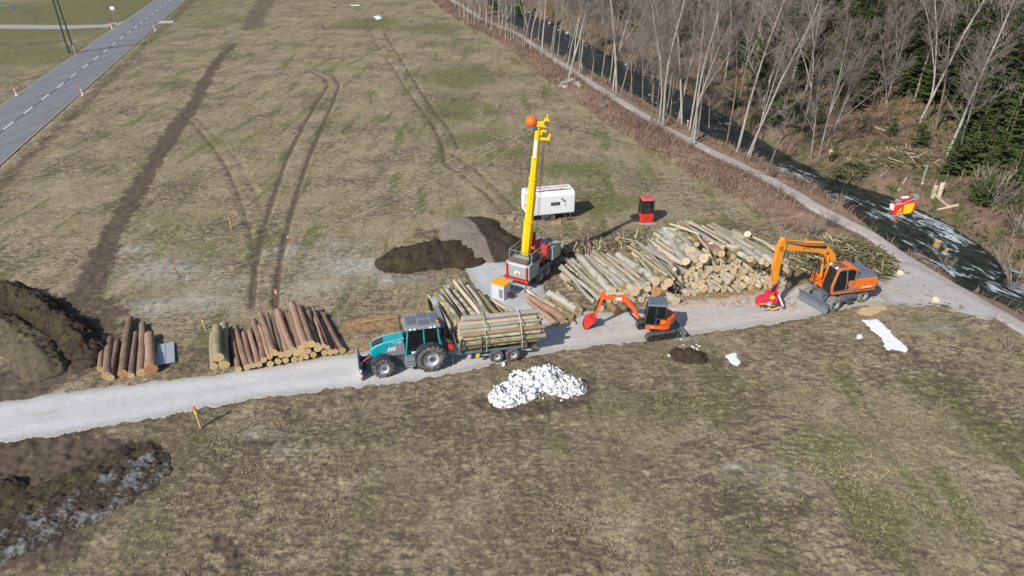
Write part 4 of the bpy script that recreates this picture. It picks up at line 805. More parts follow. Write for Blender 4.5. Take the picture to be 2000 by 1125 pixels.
# ------------------------------------------------------------------ compact tracked excavator
E1 = thing('mini_excavator', 'small orange-red tracked excavator with dark cab standing on the gravel road', 'excavator', (9.25, 38.95, 0), R(172))
und = bpy.data.objects.new('undercarriage', None); COL.objects.link(und); und.parent = E1; und.rotation_euler = (0, 0, R(21))
for s in (1, -1):
    tk = MB(); n = 40; Lh, rr_ = .78, .27; path = []
    per = 4*Lh+2*math.pi*rr_
    for i in range(n):
        d = per*i/n
        if d < 2*Lh: path.append((-Lh+d, 2*rr_, 0))
        elif d < 2*Lh+math.pi*rr_: a = (d-2*Lh)/rr_; path.append((Lh+rr_*math.sin(a), rr_+rr_*math.cos(a), -a))
        elif d < 4*Lh+math.pi*rr_: path.append((Lh-(d-2*Lh-math.pi*rr_), 0, math.pi))
        else: a = (d-4*Lh-math.pi*rr_)/rr_; path.append((-Lh-rr_*math.sin(a), rr_-rr_*math.cos(a), math.pi-a))
    k = len(path); w0, w1 = s*.78-.19, s*.78+.19; vs = []
    for (x, z, a) in path:
        q = .045; vs += [(x, w0, z), (x, w1, z), (x-q*math.sin(a), w1, z-q*math.cos(a)), (x-q*math.sin(a), w0, z-q*math.cos(a))]
    tk.add(vs, [(i*4+j, i*4+(j+1) % 4, ((i+1) % k)*4+(j+1) % 4, ((i+1) % k)*4+j) for i in range(k) for j in range(4)])
    for (x, z, a) in path: tk.box((x+.025*math.sin(a), s*.78, z+.025*math.cos(a)), (.055, .38, .06), (0, a, 0))
    tk.obj('rubber_track', RUBG, und)
    fr = MB().b2(-.8, .8, s*.78-.12, s*.78+.12, .15, .42)
    for i in range(6): fr.cyl((-.7+i*.28, s*.78-.17, .16), (-.7+i*.28, s*.78+.17, .16), .1, 12)
    fr.cyl((.8, s*.78-.15, .27), (.8, s*.78+.15, .27), .2, 16).cyl((-.8, s*.78-.15, .27), (-.8, s*.78+.15, .27), .2, 16).obj('track_frame', BLK, und, .01)
MB().b2(-.5, .5, -.65, .65, .3, .55).cyl((0, 0, .5), (0, 0, .72), .45, 20).obj('centre_frame', BLK, und, .02)
MB().prism([(-1.62, .02), (-1.56, .2), (-1.6, .42), (-1.54, .42), (-1.5, .2), (-1.54, .02)], -.98, .98).prism([(-1.55, .15), (-.6, .32), (-.6, .44), (-1.55, .32)], .3, .42).prism([(-1.55, .15), (-.6, .32), (-.6, .44), (-1.55, .32)], -.42, -.3).add([(-1.5, -.5, .34), (-1.5, .5, .34), (-.75, .4, .45), (-.75, -.4, .45)], [(0, 1, 2, 3)]).obj('dozer_blade', SLATE, und, .01)
ang = [math.pi/2+math.pi*i/16 for i in range(17)]
bp = [(.78, -.78), (.78, .78)]+[(-.25+.80*math.cos(a)*.98, .80*math.sin(a)) for a in ang]
MB().prism([(x, y) for x, y in bp], .74, 1.02, 'z').obj('house_base', ORH, E1, .03)
bp2 = [(-.1, -.76), (-.1, .76)]+[(-.3+.74*math.cos(a), .76*math.sin(a)) for a in ang]
MB().prism(bp2, 1.02, 1.5, 'z').obj('engine_cover', ORH, E1, .06)
MB().prism([(-.35+.74*math.cos(a)*1.0, .80*math.sin(a)) for a in ang[3:14]]+[(-.5, -.4), (-.5, .4)], .76, 1.04, 'z').obj('counterweight', NAVY, E1, .03)
MB().b2(.0, .78, -.78, -.3, 1.02, 1.35).obj('side_tank', ORH, E1, .06)
fr = MB()
for y0 in (-.27, .76):
    fr.tube([(.78, y0, 1.0), (.8, y0, 1.5), (.66, y0, 2.4)], .05, 6).tube([(.2, y0, 1.05), (.16, y0, 2.4)], .045, 6).tube([(-.42, y0, 1.45), (-.38, y0, 2.4)], .05, 6).tube([(.78, y0, 1.05), (-.4, y0, 1.05)], .04, 6).tube([(.2, y0, 1.5), (-.42, y0, 1.5)], .04, 6)
fr.b2(-.42, .78, -.27, .76, .98, 1.08); fr.b2(.1, .16, .72, .79, 1.05, 1.6).obj('cab_frame', NAVY, E1)
for y0 in (.77, -.28):
    pane(E1, [(.74, y0, 1.1), (.2, y0, 1.1), (.17, y0, 2.34), (.62, y0, 2.34)], GLD, 'door_glass'); pane(E1, [(.15, y0, 1.54), (-.38, y0, 1.54), (-.36, y0, 2.34), (.13, y0, 2.34)], GLD)
pane(E1, [(.8, -.24, 1.1), (.8, .72, 1.1), (.68, .72, 2.34), (.68, -.24, 2.34)], GLS, 'windscreen'); pane(E1, [(-.41, -.24, 1.54), (-.41, .72, 1.54), (-.39, .72, 2.34), (-.39, -.24, 2.34)], GLS, 'rear_window')
MB().box((.13, .245, 2.45), (1.2, 1.12, .12), tap=(.93, .92)).box((.4, .4, 2.52), (.4, .35, .02)).obj('roof', SLATE, E1, .03)
seat(E1, (.0, .25, 1.3), SGR); MB().lathe([(.001, 0), (.05, 0), (.05, .1), (.001, .12)], 10, 'z', (.55, .68, 2.5)).obj('beacon', CAR, E1)
MB().tube([(.25, .8, 1.55), (.25, .8, 1.9)], .015, 6).obj('door_handle', BLK, E1)
MB().lathe([(.12, 0), (.12, .02), (.001, .03)], 14, 'y', (-.35, .755, 1.28)).obj('filler_cap', ORB, E1)
text('KUBOTA', .13, WHT, E1, (.2, .786, .88), (R(90), 0, R(180)))
MB().b2(.7, 1.2, -.16, .16, .7, 1.0).cyl((1.15, -.05, .62), (1.15, -.05, 1.1), .1, 10).obj('swing_post', BLK, E1, .02)
MB().beam([(1.15, -.05, .95), (1.5, -.05, 1.62), (2.0, -.05, 2.2), (2.35, -.05, 2.36), (3.5, -.05, 2.32)], .17, [.2, .27, .34, .32, .2]).obj('boom', ORH, E1, .015)
MB().prism([(3.3, 2.2), (3.62, 2.25), (3.68, 2.72), (3.42, 2.72)], -.11, .01).obj('stick_bracket', ORH, E1, .02)
MB().beam([(3.48, -.05, 2.55), (3.66, -.05, 2.1), (4.0, -.05, .75)], .15, [.26, .26, .14]).obj('stick', ORH, E1, .012)
MB().tube([(1.25, -.05, .8), (1.75, -.05, 1.3)], .065, 10).tube([(1.7, -.05, 1.25), (2.02, -.05, 1.85)], .04, 10).obj('boom_cylinder', BLK, E1)
MB().tube([(2.2, -.05, 2.68), (2.95, -.05, 2.66)], .06, 10).tube([(2.9, -.05, 2.66), (3.5, -.05, 2.66)], .035, 10).obj('stick_cylinder', STL, E1)
MB().prism([(2.05, 2.35), (2.35, 2.42), (2.25, 2.75), (2.12, 2.75)], -.1, 0).obj('boom_bracket', ORH, E1, .01)
MB().tube([(3.72, .02, 2.3), (3.95, .02, 1.5)], .05, 10).tube([(3.9, .02, 1.5), (4.12, .02, 1.0)], .03, 8).obj('bucket_cylinder', BLK, E1)
MB().b2(2.35, 2.75, .037, .047, 2.26, 2.44).obj('white_sticker', WHT, E1)
bk = MB(); pr = [(3.85, .78), (4.25, .95), (4.62, .75), (4.68, .4), (4.5, .02), (4.45, .02), (4.62, .4), (4.55, .7), (4.25, .88), (3.9, .72)]
bk.prism(pr, -.38, .28); sidep = [(3.87, .76), (4.25, .93), (4.6, .73), (4.66, .4), (4.48, .02)]
bk.prism(sidep, -.40, -.37).prism(sidep, .27, .30).prism([(3.9, .82), (4.2, .95), (4.1, 1.08), (3.92, 1.02)], -.13, .03)
for i in range(4): bk.prism([(4.44, .0), (4.52, .0), (4.47, -.0+.1)], -.36+i*.19, -.28+i*.19)
bk.obj('bucket', [RED], E1, .008); MB().add([(4.68, -.38, .72), (4.68, .28, .72), (4.73, .28, .4), (4.73, -.38, .4), (4.55, -.38, .02), (4.55, .28, .02)], [(0, 1, 2, 3), (3, 2, 5, 4)]).obj('bucket_back', RUSTY, E1)
# ------------------------------------------------------------------ wheeled excavator
E2 = thing('wheeled_excavator', 'large orange wheeled excavator with slate hood and red harvesting head', 'excavator', (22.5, 43.45, 0), R(194.5))
ch = bpy.data.objects.new('chassis', None); COL.objects.link(ch); ch.parent = E2; ch.rotation_euler = (0, 0, R(12.5))
for x in (1.38, -1.38):
    for s in (1, -1): wheel(ch, (x, s*.98, .5), .51, .5, s, .48, RUBD, n=18)
MB().b2(-1.9, 1.9, -.42, .42, .55, 1.0).b2(-.75, .75, -1.1, 1.1, .45, .95).b2(1.28, 1.5, -.75, .75, .4, .62).b2(-1.5, -1.28, -.75, .75, .4, .62).cyl((0, 0, .95), (0, 0, 1.2), .6, 24).b2(-2.15, -1.75, -.7, .7, .5, .85).obj('chassis_frame', SLATE, ch, .03)
MB().prism([(2.22, .06), (2.06, .32), (2.1, .62), (2.26, .86), (2.32, .84), (2.18, .6), (2.15, .32), (2.3, .05)], -1.25, 1.25).prism([(1.4, .6), (2.15, .3), (2.15, .5), (1.5, .85)], .4, .52).prism([(1.4, .6), (2.15, .3), (2.15, .5), (1.5, .85)], -.52, -.4).tube([(1.6, .2, .85), (2.12, .2, .5)], .07, 8).b2(1.5, 1.95, -.5, .5, .6, .68).obj('dozer_blade', SLATE, ch, .012)
st = MB().b2(-.3, .3, 1.1, 1.28, .4, .46).b2(-.3, .3, 1.1, 1.2, .62, .68); st.obj('steps', DGR, ch, .01)
MB().b2(-2.0, 1.4, -1.22, 1.22, 1.16, 1.28).obj('house_deck', ORG, E2, .02)
MB().prism([(-2.02, 1.28), (.02, 1.28), (.3, 1.75), (.3, 2.12), (-1.95, 2.12), (-2.1, 1.9)], .32, 1.23).obj('left_cover', ORG, E2, .06)
MB().prism([(-2.02, 1.28), (1.1, 1.28), (1.35, 1.35), (1.35, 1.75), (.6, 2.0), (-1.95, 2.12), (-2.1, 1.9)], -1.23, -.55).obj('right_cover', ORG, E2, .06)
MB().prism([(-2.06, 1.3), (-.3, 1.3), (-.3, 2.0), (-1.98, 2.05)], -.6, .4).obj('counterweight', ORG, E2, .06)
MB().box((-1.12, .05, 2.2), (1.72, 2.3, .24), tap=(.93, .92)).obj('engine_hood', SLATE, E2, .05)
MB().b2(-1.75, -.55, .25, 1.0, 2.31, 2.34).b2(-1.85, -1.75, -.8, .6, 2.3, 2.37).obj('hood_panel', SLATE, E2, .01); MB().b2(.62, 1.3, -1.2, -.62, 1.96, 2.0).obj('step_plate', SLATE, E2)
MB().cyl((-1.1, -.3, 2.3), (-1.1, -.3, 2.4), .07, 10).obj('hood_cap', REDL, E2); MB().tube([(-1.4, -.7, 2.3), (-1.4, -.7, 2.75)], .06, 8).obj('exhaust', BLK, E2)
cabp = [(.0, 1.28), (1.5, 1.28), (1.58, 1.75), (1.34, 3.0), (1.15, 3.12), (.1, 3.12), (-.25, 2.9), (-.34, 2.15)]
fr = MB()
for y0, y1 in ((1.17, 1.25), (.28, .36)):
    inner = [(.2, 1.42), (1.42, 1.42), (1.47, 1.78), (1.24, 2.92), (1.1, 3.0), (.15, 3.0), (-.14, 2.82), (-.2, 2.2)]
    vs = [(x, y0, z) for x, z in cabp]+[(x, y1, z) for x, z in cabp]+[(x, y0, z) for x, z in inner]+[(x, y1, z) for x, z in inner]; k = 8
    fs = []
    for i in range(k):
        j = (i+1) % k; fs += [(i, j, k+j, k+i), (2*k+j, 2*k+i, 3*k+i, 3*k+j), (j, i, 2*k+i, 2*k+j), (k+i, k+j, 3*k+j, 3*k+i)]
    fr.add(vs, fs)
fr.b2(.0, 1.5, .36, 1.17, 1.28, 1.36); fr.obj('cab_frame', ORG, E2)
fr2 = MB()
for y0 in (1.255, .26):
    fr2.tube([(.42, y0, 1.42), (.42, y0, 1.9), (.62, y0, 2.95)], .05, 6).tube([(.2, y0, 1.42), (1.4, y0, 1.42), (1.46, y0, 1.8), (1.25, y0, 2.9), (1.1, y0, 2.98), (.2, y0, 2.98), (-.12, y0, 2.8), (-.18, y0, 2.2), (.2, y0, 1.42)], .045, 6)
fr2.obj('window_surround', SLATE, E2)
for y0 in (1.21, .32): pane(E2, [(.22, y0, 1.44), (1.4, y0, 1.44), (1.45, y0, 1.8), (1.23, y0, 2.9), (.15, y0, 2.98), (-.14, y0, 2.8), (-.19, y0, 2.2)], GLD, 'side_window')
pane(E2, [(1.57, .36, 1.8), (1.57, 1.17, 1.8), (1.35, 1.17, 2.98), (1.35, .36, 2.98)], GLS, 'windscreen'); MB().prism([(1.49, 1.3), (1.54, 1.3), (1.62, 1.78), (1.57, 1.78)], .33, 1.2).obj('front_panel', BLK, E2)
MB().prism([(1.3, 3.05), (1.12, 3.13), (.08, 3.13), (-.28, 2.9), (-.34, 2.2), (-.24, 2.2), (-.18, 2.88), (.1, 3.06)], .28, 1.25).obj('cab_roof', ORG, E2, .03); MB().prism([(1.38, 2.98), (1.36, 3.06), (1.14, 3.165), (.6, 3.165), (.6, 3.14), (1.12, 3.135)], .36, 1.16).obj('roof_hatch', RUSTY, E2, .01)
for y0 in (.45, 1.1): MB().cyl((1.3, y0, 3.14), (1.44, y0, 3.12), .075, 12).obj('work_light', LENS, E2)
seat(E2, (.35, .76, 1.75), SGR); MB().tube([(1.3, .76, 1.4), (1.15, .76, 2.0)], .04, 8).lathe([(.16, -.02), (.18, 0), (.16, .02), (.14, 0), (.16, -.02)], 14, 'x', (1.12, .76, 2.02)).obj('steering_wheel', BLK, E2)
cg = MB()
for pts in ([(1.75, -1.2, 1.3), (1.75, -1.2, 2.75), (1.4, -.6, 2.85)], [(1.75, -.35, 1.3), (1.75, -.35, 2.75)], [(1.75, -1.2, 2.75), (1.75, -.35, 2.75), (1.4, -.35, 2.85)], [(1.75, -1.2, 2.0), (1.75, -.35, 2.0)], [(1.75, -1.2, 1.3), (1.75, -.35, 1.3)], [(1.75, -1.2, 1.3), (1.2, -1.2, 1.3)], [(1.75, -1.2, 2.75), (1.0, -1.2, 2.7), (1.0, -1.2, 2.0)], [(-.2, -1.2, 2.75), (-1.8, -1.2, 2.75)], [(-.2, -1.2, 2.2), (-.2, -1.2, 2.75)], [(-1.8, -1.2, 2.2), (-1.8, -1.2, 2.75)], [(-1.0, -1.2, 2.2), (-1.0, -1.2, 2.75)]): cg.tube(pts, .03, 6)
for i in range(5): cg.tube([(1.75, -1.1+i*.17, 1.3), (1.75, -1.1+i*.17, 2.75)], .012, 5)
cg.obj('guard_rail', BLK, E2)
text('DX160W', .2, WHT, E2, (-1.25, 1.236, 1.46), (R(90), 0, R(180))); MB().b2(-.62, -.15, 1.232, 1.236, 1.42, 1.5).obj('violet_stripe', paint('violet_decal', (.3, .08, .3), .5, .1), E2)
MB().b2(-1.98, .1, 1.225, 1.24, 1.28, 1.33).obj('black_sill', BLK, E2)
MB().beam([(.45, -.1, 1.75), (.75, -.1, 2.7), (1.15, -.1, 3.5), (1.6, -.1, 3.95), (2.3, -.1, 4.15), (4.9, -.1, 4.55)], .36, [.4, .5, .62, .6, .5, .34]).obj('boom', ORB, E2, .03)
text('BUCHS OI', .22, RUSTY, E2, (3.05, .083, 4.27), (R(90), R(8.5), R(180)))
MB().cyl((1.5, -.3, 3.75), (1.5, .1, 3.75), .12, 12).obj('boom_pin', RUSTY, E2)
MB().tube([(1.9, -.1, 4.5), (3.3, -.1, 4.72)], .1, 10).tube([(3.2, -.1, 4.72), (4.95, -.1, 5.05)], .05, 8).obj('stick_cylinder', ORB, E2)
for y0 in (-.38, .18): MB().tube([(1.2, y0, 1.7), (1.3, y0, 2.7)], .09, 10).tube([(1.3, y0, 2.6), (1.45, y0, 3.55)], .05, 8).obj('boom_cylinder', ORB, E2)
MB().prism([(4.72, 4.3), (4.95, 4.2), (5.25, 4.3), (5.3, 4.9), (5.12, 5.25), (4.92, 5.25), (4.8, 4.9)], -.24, .04).obj('stick_head', ORB, E2, .05)
MB().beam([(5.08, -.1, 4.7), (5.15, -.1, 3.6), (5.05, -.1, 2.3), (4.98, -.1, 1.75)], .28, [.55, .5, .34, .24]).obj('stick', ORB, E2, .03)
MB().tube([(5.36, -.1, 4.2), (5.4, -.1, 3.0)], .07, 8).tube([(5.4, -.1, 3.0), (5.3, -.1, 2.1)], .04, 8).obj('tool_cylinder', ORB, E2)
hs = MB()
for i in range(4): hs.tube([(1.7, .1, 4.3-.05*i), (3.2, .1, 4.52-.03*i), (4.8, .1, 4.9), (4.85, .12, 4.3-.1*i), (4.85, .1, 3), (4.82, .1, 2.1), (5.2+.07*i, .25, 1.7), (5.25, .15, 1.2)], .025, 5)
hs.obj('hydraulic_hoses', BLK, E2)
hh = bpy.data.objects.new('harvesting_head', None); COL.objects.link(hh); hh.parent = E2; hh.location = (5.1, .1, 0); hh.rotation_euler = (0, 0, R(-14))
MB().box((-.08, -.15, 1.62), (.26, .3, .5)).cyl((-.05, -.15, 1.25), (-.05, -.15, 1.5), .2, 14).obj('rotator', CAR, hh, .02)
MB().box((.1, .0, .95), (.95, .5, .5), (0, R(-28), 0)).prism([(.25, .55), (1.0, .42), (1.1, .72), (.85, .95), (.3, 1.1)], -.3, .32).prism([(-.15, .5), (.3, .5), (.4, 1.2), (.05, 1.45)], -.28, .3).obj('head_body', CAR, hh, .05)
MB().box((-.42, .08, .85), (.16, .55, 1.25), (0, R(28), 0)).obj('saw_box', CAR, hh, .03); MB().box((-.43, .37, .87), (.1, .02, 1.0), (0, R(28), 0)).obj('white_panel', WHT, hh)
for y0 in (-.22, .26): MB().cyl((.25, y0, .5), (.25, y0, .75), .2, 12).obj('feed_roller', STL, hh)
MB().arc((-.05, .42), .25, .33, .3, .38, R(190), R(350), 8).arc((.45, .45), .24, .31, .3, .38, R(190), R(350), 8).obj('grab_arm', STL, hh, .01)
MB().b2(.3, .95, .325, .34, .56, .64).b2(.0, .3, .305, .32, .95, 1.2).tube([(-.1, .34, .45), (.25, .36, .5), (.3, .35, .75)], .03, 6).obj('yellow_stripe', YEL, hh)
MB().tube([(-.3, .38, .3), (.05, .38, .2), (.35, .38, .32)], .05, 8).obj('cut_wood', YOR, hh)
# ------------------------------------------------------------------ cable yarder with telescopic mast
YA = thing('cable_yarder', 'grey and red cable yarder trailer with tall yellow telescopic mast', 'yarder', (1.55, 47.0, 0), math.atan2(3.9, 2.3))
for x in (-.72, .32):
    for s in (1, -1): wheel(YA, (x+.1, s*.88, .5), .5, .34, s, .5, RUB, lug=False, rimmat=STL)
MB().b2(-2.3, 2.7, -.85, .85, .72, .86).b2(-1.9, 2.5, -.4, .4, .5, .72).b2(2.6, 3.4, -.1, .1, .55, .7).obj('deck', BLK, YA, .02)
MB().b2(-2.3, -.85, -.98, .98, .86, 2.0).obj('rear_cabinet', SGR, YA, .04); MB().b2(1.3, 2.6, -.95, .95, .95, 2.05).obj('front_cabinet', SGR, YA, .04)
for s in (1, -1): MB().b2(-2.15, -1.0, s*.975 if s > 0 else s*1.0, s*1.0 if s > 0 else s*.975, 1.0, 1.85).obj('cabinet_door', SGR, YA, .008)
MB().b2(-2.325, -2.3, -.75, .75, 1.05, 1.8).obj('rear_panel', SGR, YA, .01); MB().b2(-2.34, -2.325, -.7, .7, 1.82, 1.98).obj('name_board', LGR, YA)
MB().b2(-2.36, -2.34, -.25, .2, 1.08, 1.42).obj('warning_panel', WHT, YA); MB().prism([(-.03-.22, 1.1), (-.03+.2, 1.1), (-.03, 1.42)], -2.375, -2.36, 'x').obj('warning_triangle', paint('warn_orange', (.9, .2, .02), .4, 0), YA)
fr = MB(); 
for s in (1, -1): fr.box((-2.42, s*.8, 1.25), (.09, .1, 1.3))
fr.b2(-2.48, -2.36, -.98, .98, .72, .84).b2(-2.48, -.9, .98, 1.03, .76, .88); fr.obj('red_frame', RED, YA, .012)
for s in (1, -1): MB().cyl((-2.42, s*.8, .08), (-2.42, s*.8, .7), .045, 8).cyl((-2.42, s*.8, .0), (-2.42, s*.8, .07), .16, 12).obj('support_foot', DGR, YA)
MB().cyl((2.7, .85, .04), (2.7, .85, 1.0), .05, 8).b2(2.55, 2.85, .72, .95, .6, .95).obj('front_support', RED, YA, .01)
MB().box((-.2, .97, .98+.05), (1.9, .05, .06), (0, R(-6), 0)).box((-.2, 1.0, 1.08), (2.1, .34, .05)).box((-.2, -1.0, 1.08), (2.1, .34, .05)).obj('mudguard', GRY, YA, .01)
MB().cyl((-2.1, -.75, 2.15), (-2.1, .75, 2.15), .16, 14).obj('roller', RUSTY, YA)
rl = MB()
for y in (-.9, .9):
    rl.tube([(-1.9, y, 2.0), (-1.9, y, 2.75), (1.1, y, 2.85), (1.1, y, 2.05)], .03, 6).tube([(-1.0, y, 2.0), (-1.0, y, 2.77)], .025, 6).tube([(.0, y, .9), (.0, y, 2.8)], .025, 6).tube([(-1.9, y, 2.4), (1.1, y, 2.45)], .02, 6)
rl.tube([(-1.9, -.9, 2.75), (-1.9, .9, 2.75)], .03, 6).obj('handrail', GRY, YA)
for (x, y, z, r_, w_, ck) in ((-.25, -.45, 1.85, .33, .5, GRY), (.55, .35, 1.55, .42, .6, RED), (.75, .45, 2.25, .3, .5, RED), (.1, .5, 1.25, .4, .5, RED)):
    MB().cyl((x, y-w_/2, z), (x, y+w_/2, z), r_*.8, 18).cyl((x, y-w_/2-.05, z), (x, y-w_/2, z), r_, 18).cyl((x, y+w_/2, z), (x, y+w_/2+.05, z), r_, 18).obj('cable_drum', [ck], YA)
MB().cyl((-.25, -.52, 1.85), (-.25, -.38, 1.85), .3, 18).obj('blue_rope', BLU, YA)
mb = MB().b2(-.6, 1.25, -.4, .4, .86, 1.25).prism([(-.4, 1.25), (.3, 1.25), (.2, 2.1), (-.2, 2.1)], -.55, -.42).prism([(-.4, 1.25), (.3, 1.25), (.2, 2.1), (-.2, 2.1)], .2, .32).box((1.0, .55, 2.75), (.16, .3, .8), (R(10), R(-20), 0)).box((1.2, .1, 2.45), (.5, .2, .2)).tube([(.3, -.2, 1.2), (-.1, -.1, 2.5)], .09, 10).box((.9, -.5, 1.8), (.5, .5, 1.1)); mb.obj('winch_frame', RED, YA, .02)
MB().box((-1.3, -.8, 2.3), (.7, .5, .55)).tube([(-1.5, -.9, 2.0), (-1.6, -1.1, 2.4)], .04, 6).obj('engine_box', BLK, YA, .04)
mb = MB()
for i in range(7): mb.tube([(.9+i*.08, -.4, 2.2), (.8+i*.06, -.75, 2.9), (1.4, -.85, 2.2)], .025, 5)
mb.obj('hose_bundle', BLK, YA)
ms = bpy.data.objects.new('mast', None); COL.objects.link(ms); ms.parent = YA
inv = Matrix.Translation(YA.location) @ Matrix.Rotation(YA.rotation_euler.z, 4, 'Z'); inv = inv.inverted()
b0 = inv @ Vector((1.0, 47.15, 1.7)); t0_ = inv @ Vector((1.78, 47.2, 11.35)); dv = (t0_-b0).normalized(); ml = (t0_-b0).length
q = dv.to_track_quat('Z', 'Y'); ms.location = b0; ms.rotation_mode = 'QUATERNION'; ms.rotation_quaternion = q
ms_rot = q.to_matrix().to_4x4(); xw = ms_rot.inverted().to_3x3() @ (inv.to_3x3() @ Vector((1, 0, 0)))
ra = math.atan2(xw.y, xw.x)
def sect(z0, z1, w, name, mat=YEL):
    mb = MB(); prof = []
    for i in range(8):
        a = 2*math.pi*(i+.5)/8; prof.append((w*.58*math.cos(a+ra), w*.58*math.sin(a+ra)))
    mb.prism(prof, z0, z1, 'z'); mb.prism([(x*1.14, y*1.14) for x, y in prof], z1-.1, z1, 'z')
    return mb.obj(name, mat, ms, .01)
sect(0, 2.7, .66, 'mast_section'); sect(2.7, 4.6, .58, 'mast_section'); sect(4.6, 5.9, .52, 'mast_section'); sect(5.9, 7.4, .45, 'mast_section'); sect(7.4, ml-.2, .36, 'mast_section')
cx, sx = math.cos(ra), math.sin(ra)
def mo(x, y, z): return (x*cx-y*sx, x*sx+y*cx, z)     # x: to the right in the world, in mast space
MB().box(mo(-.08, -.185, 8.0), (.2, .03, 1.2), (0, 0, ra)).obj('name_strip', WHT, ms)
hd = MB(); hd.box(mo(.15, 0, ml), (.9, .35, .35), (0, 0, ra)).box(mo(.5, 0, ml+.15), (.35, .28, .55), (0, R(10), ra)).box(mo(.55, 0, ml+.5), (.1, .1, .4), (0, 0, ra)).box(mo(.38, 0, ml-.55), (.4, .3, .35), (0, 0, ra)).box(mo(.1, .2, ml-.3), (.3, .2, .6), (0, 0, ra)); hd.obj('mast_head', YEL, ms, .03)
MB().cyl(mo(.52, -.22, ml+.1), mo(.52, .22, ml+.1), .17, 16).cyl(mo(.4, -.2, ml-.6), mo(.4, .2, ml-.6), .12, 14).obj('pulley', RUSTY, ms)
MB().box(mo(.5, 0, 9.0-.3), (.75, .16, .2), (0, 0, ra)).box(mo(.78, 0, 9.0-.15), (.14, .2, .45), (0, R(20), ra)).obj('cable_guide', YEL, ms, .02)
MB().box(mo(-.2, -.15, ml-.25), (.3, .25, .22), (0, 0, ra)).obj('blue_shackle', BLU, ms, .05)
bm = MB(); n_ = 14
for i in range(n_): pass
bm.lathe([(max(.001, .40*math.sin(math.pi*i/n_)), -.40*math.cos(math.pi*i/n_)) for i in range(n_+1)], 28, 'z', mo(-.48, 0, ml+.12)); bm.obj('warning_ball', paint('ball_orange', (.88, .15, .01), .3, .06, coat=.4), ms)
mb = MB().tube([mo(.42, 0, ml-.6), mo(.62, .1, .4)], .016, 5).tube([mo(.5, .1, ml-.2), mo(.75, .2, .2)], .016, 5).tube([mo(-.3, 0, ml-.3), mo(-.5, .1, .3)], .014, 5); mb.obj('mast_cable', BLK, ms)
# cables to the ground and over the river
def cable(a, b, sag, r, mat, lb, name='cable'):
    a = Vector(a); b = Vector(b); pts = [a.lerp(b, i/24)-Vector((0, 0, sag*4*(i/24)*(1-i/24))) for i in range(25)]
    return tag(MB().tube(pts, r, 5).obj(name, mat), lb, 'cable', 'cables of the yarder')
top = Vector((1.5, 47.1, 11.1)); CG = paint('cable_grey', (.45, .43, .40), .5, .1, .4)
cable(top, P(395, 545), .5, .008, CG, 'upper pale guy cable running from the mast head to the left meadow'); cable(top-Vector((0, 0, .2)), P(476, 611), .5, .008, CG, 'lower pale guy cable ending behind the spruce stack'); cable(top+Vector((0, 0, .3)), P(330, 520), .4, .006, CG, 'faint thin guy cable highest on the left of the mast')
CARR = Vector((27.6, 47.0, 5.55)); RT = Vector((2.25, 47.2, 11.5))
cable(RT, CARR+Vector((-.6, 0, .55)), .35, .014, BLK, 'dark skyline cable from the mast head to the red carriage'); cable(CARR+Vector((.7, 0, .75)), (70, 55, 16), .8, .014, BLK, 'dark skyline cable beyond the carriage towards the far forest')
cable(RT-Vector((0, 0, .4)), P(1560, 466, .5), .9, .01, CG, 'thin pale cable sagging over the big pile')
# ------------------------------------------------------------------ skyline carriage over the river
CA = thing('skyline_carriage', 'red and yellow cable carriage hanging over the river', 'cable carriage', CARR, R(6))
CA.rotation_euler = (0, R(-6), R(4))
MB().prism([(-.78, -.5), (.45, -.5), (.68, -.38), (.82, .22), (.6, .36), (-.6, .3), (-.8, .15)], -.3, .3).obj('body', RED, CA, .05)
MB().prism([(-.65, .32), (.5, .4), (.5, .62), (-.55, .52)], -.12, .22).obj('top_cover', CAR, CA, .03)
MB().prism([(-.14, -.47), (.38, -.47), (.52, -.3), (.62, .26), (.5, .3), (-.12, .22)], -.315, -.295).obj('yellow_door', YEL, CA, .01)
MB().prism([(-.58, -.22), (-.28, -.22), (-.3, .06)], -.312, -.298).b2(-.62, -.2, -.312, -.298, -.42, -.34).obj('yellow_mark', YEL, CA)
MB().b2(-.2, .3, -.08, .18, .6, .68).obj('white_fairing', WHT, CA, .03); MB().b2(-.88, -.76, -.2, .2, -.15, .25).obj('white_bumper', WHT, CA, .03)
for x, z in ((-.5, .48), (.74, .68)): MB().cyl((x, -.2, z), (x, .05, z), .15, 16).box((x, -.2, z-.05), (.3, .04, .3)).obj('pulley', GALV, CA)
MB().tube([(-.75, -.2, .28), (-.2, -.25, .34), (.7, -.22, .58)], .03, 6).obj('guide_rail', STL, CA)
MB().tube([(-.4, 0, -.5), (-.4, 0, -.95)], .012, 5).box((-.4, 0, -1.02), (.1, .08, .18)).tube([(-.4, 0, -1.1), (-.46, 0, -1.22), (-.36, 0, -1.28)], .02, 6).obj('hook', RED, CA)
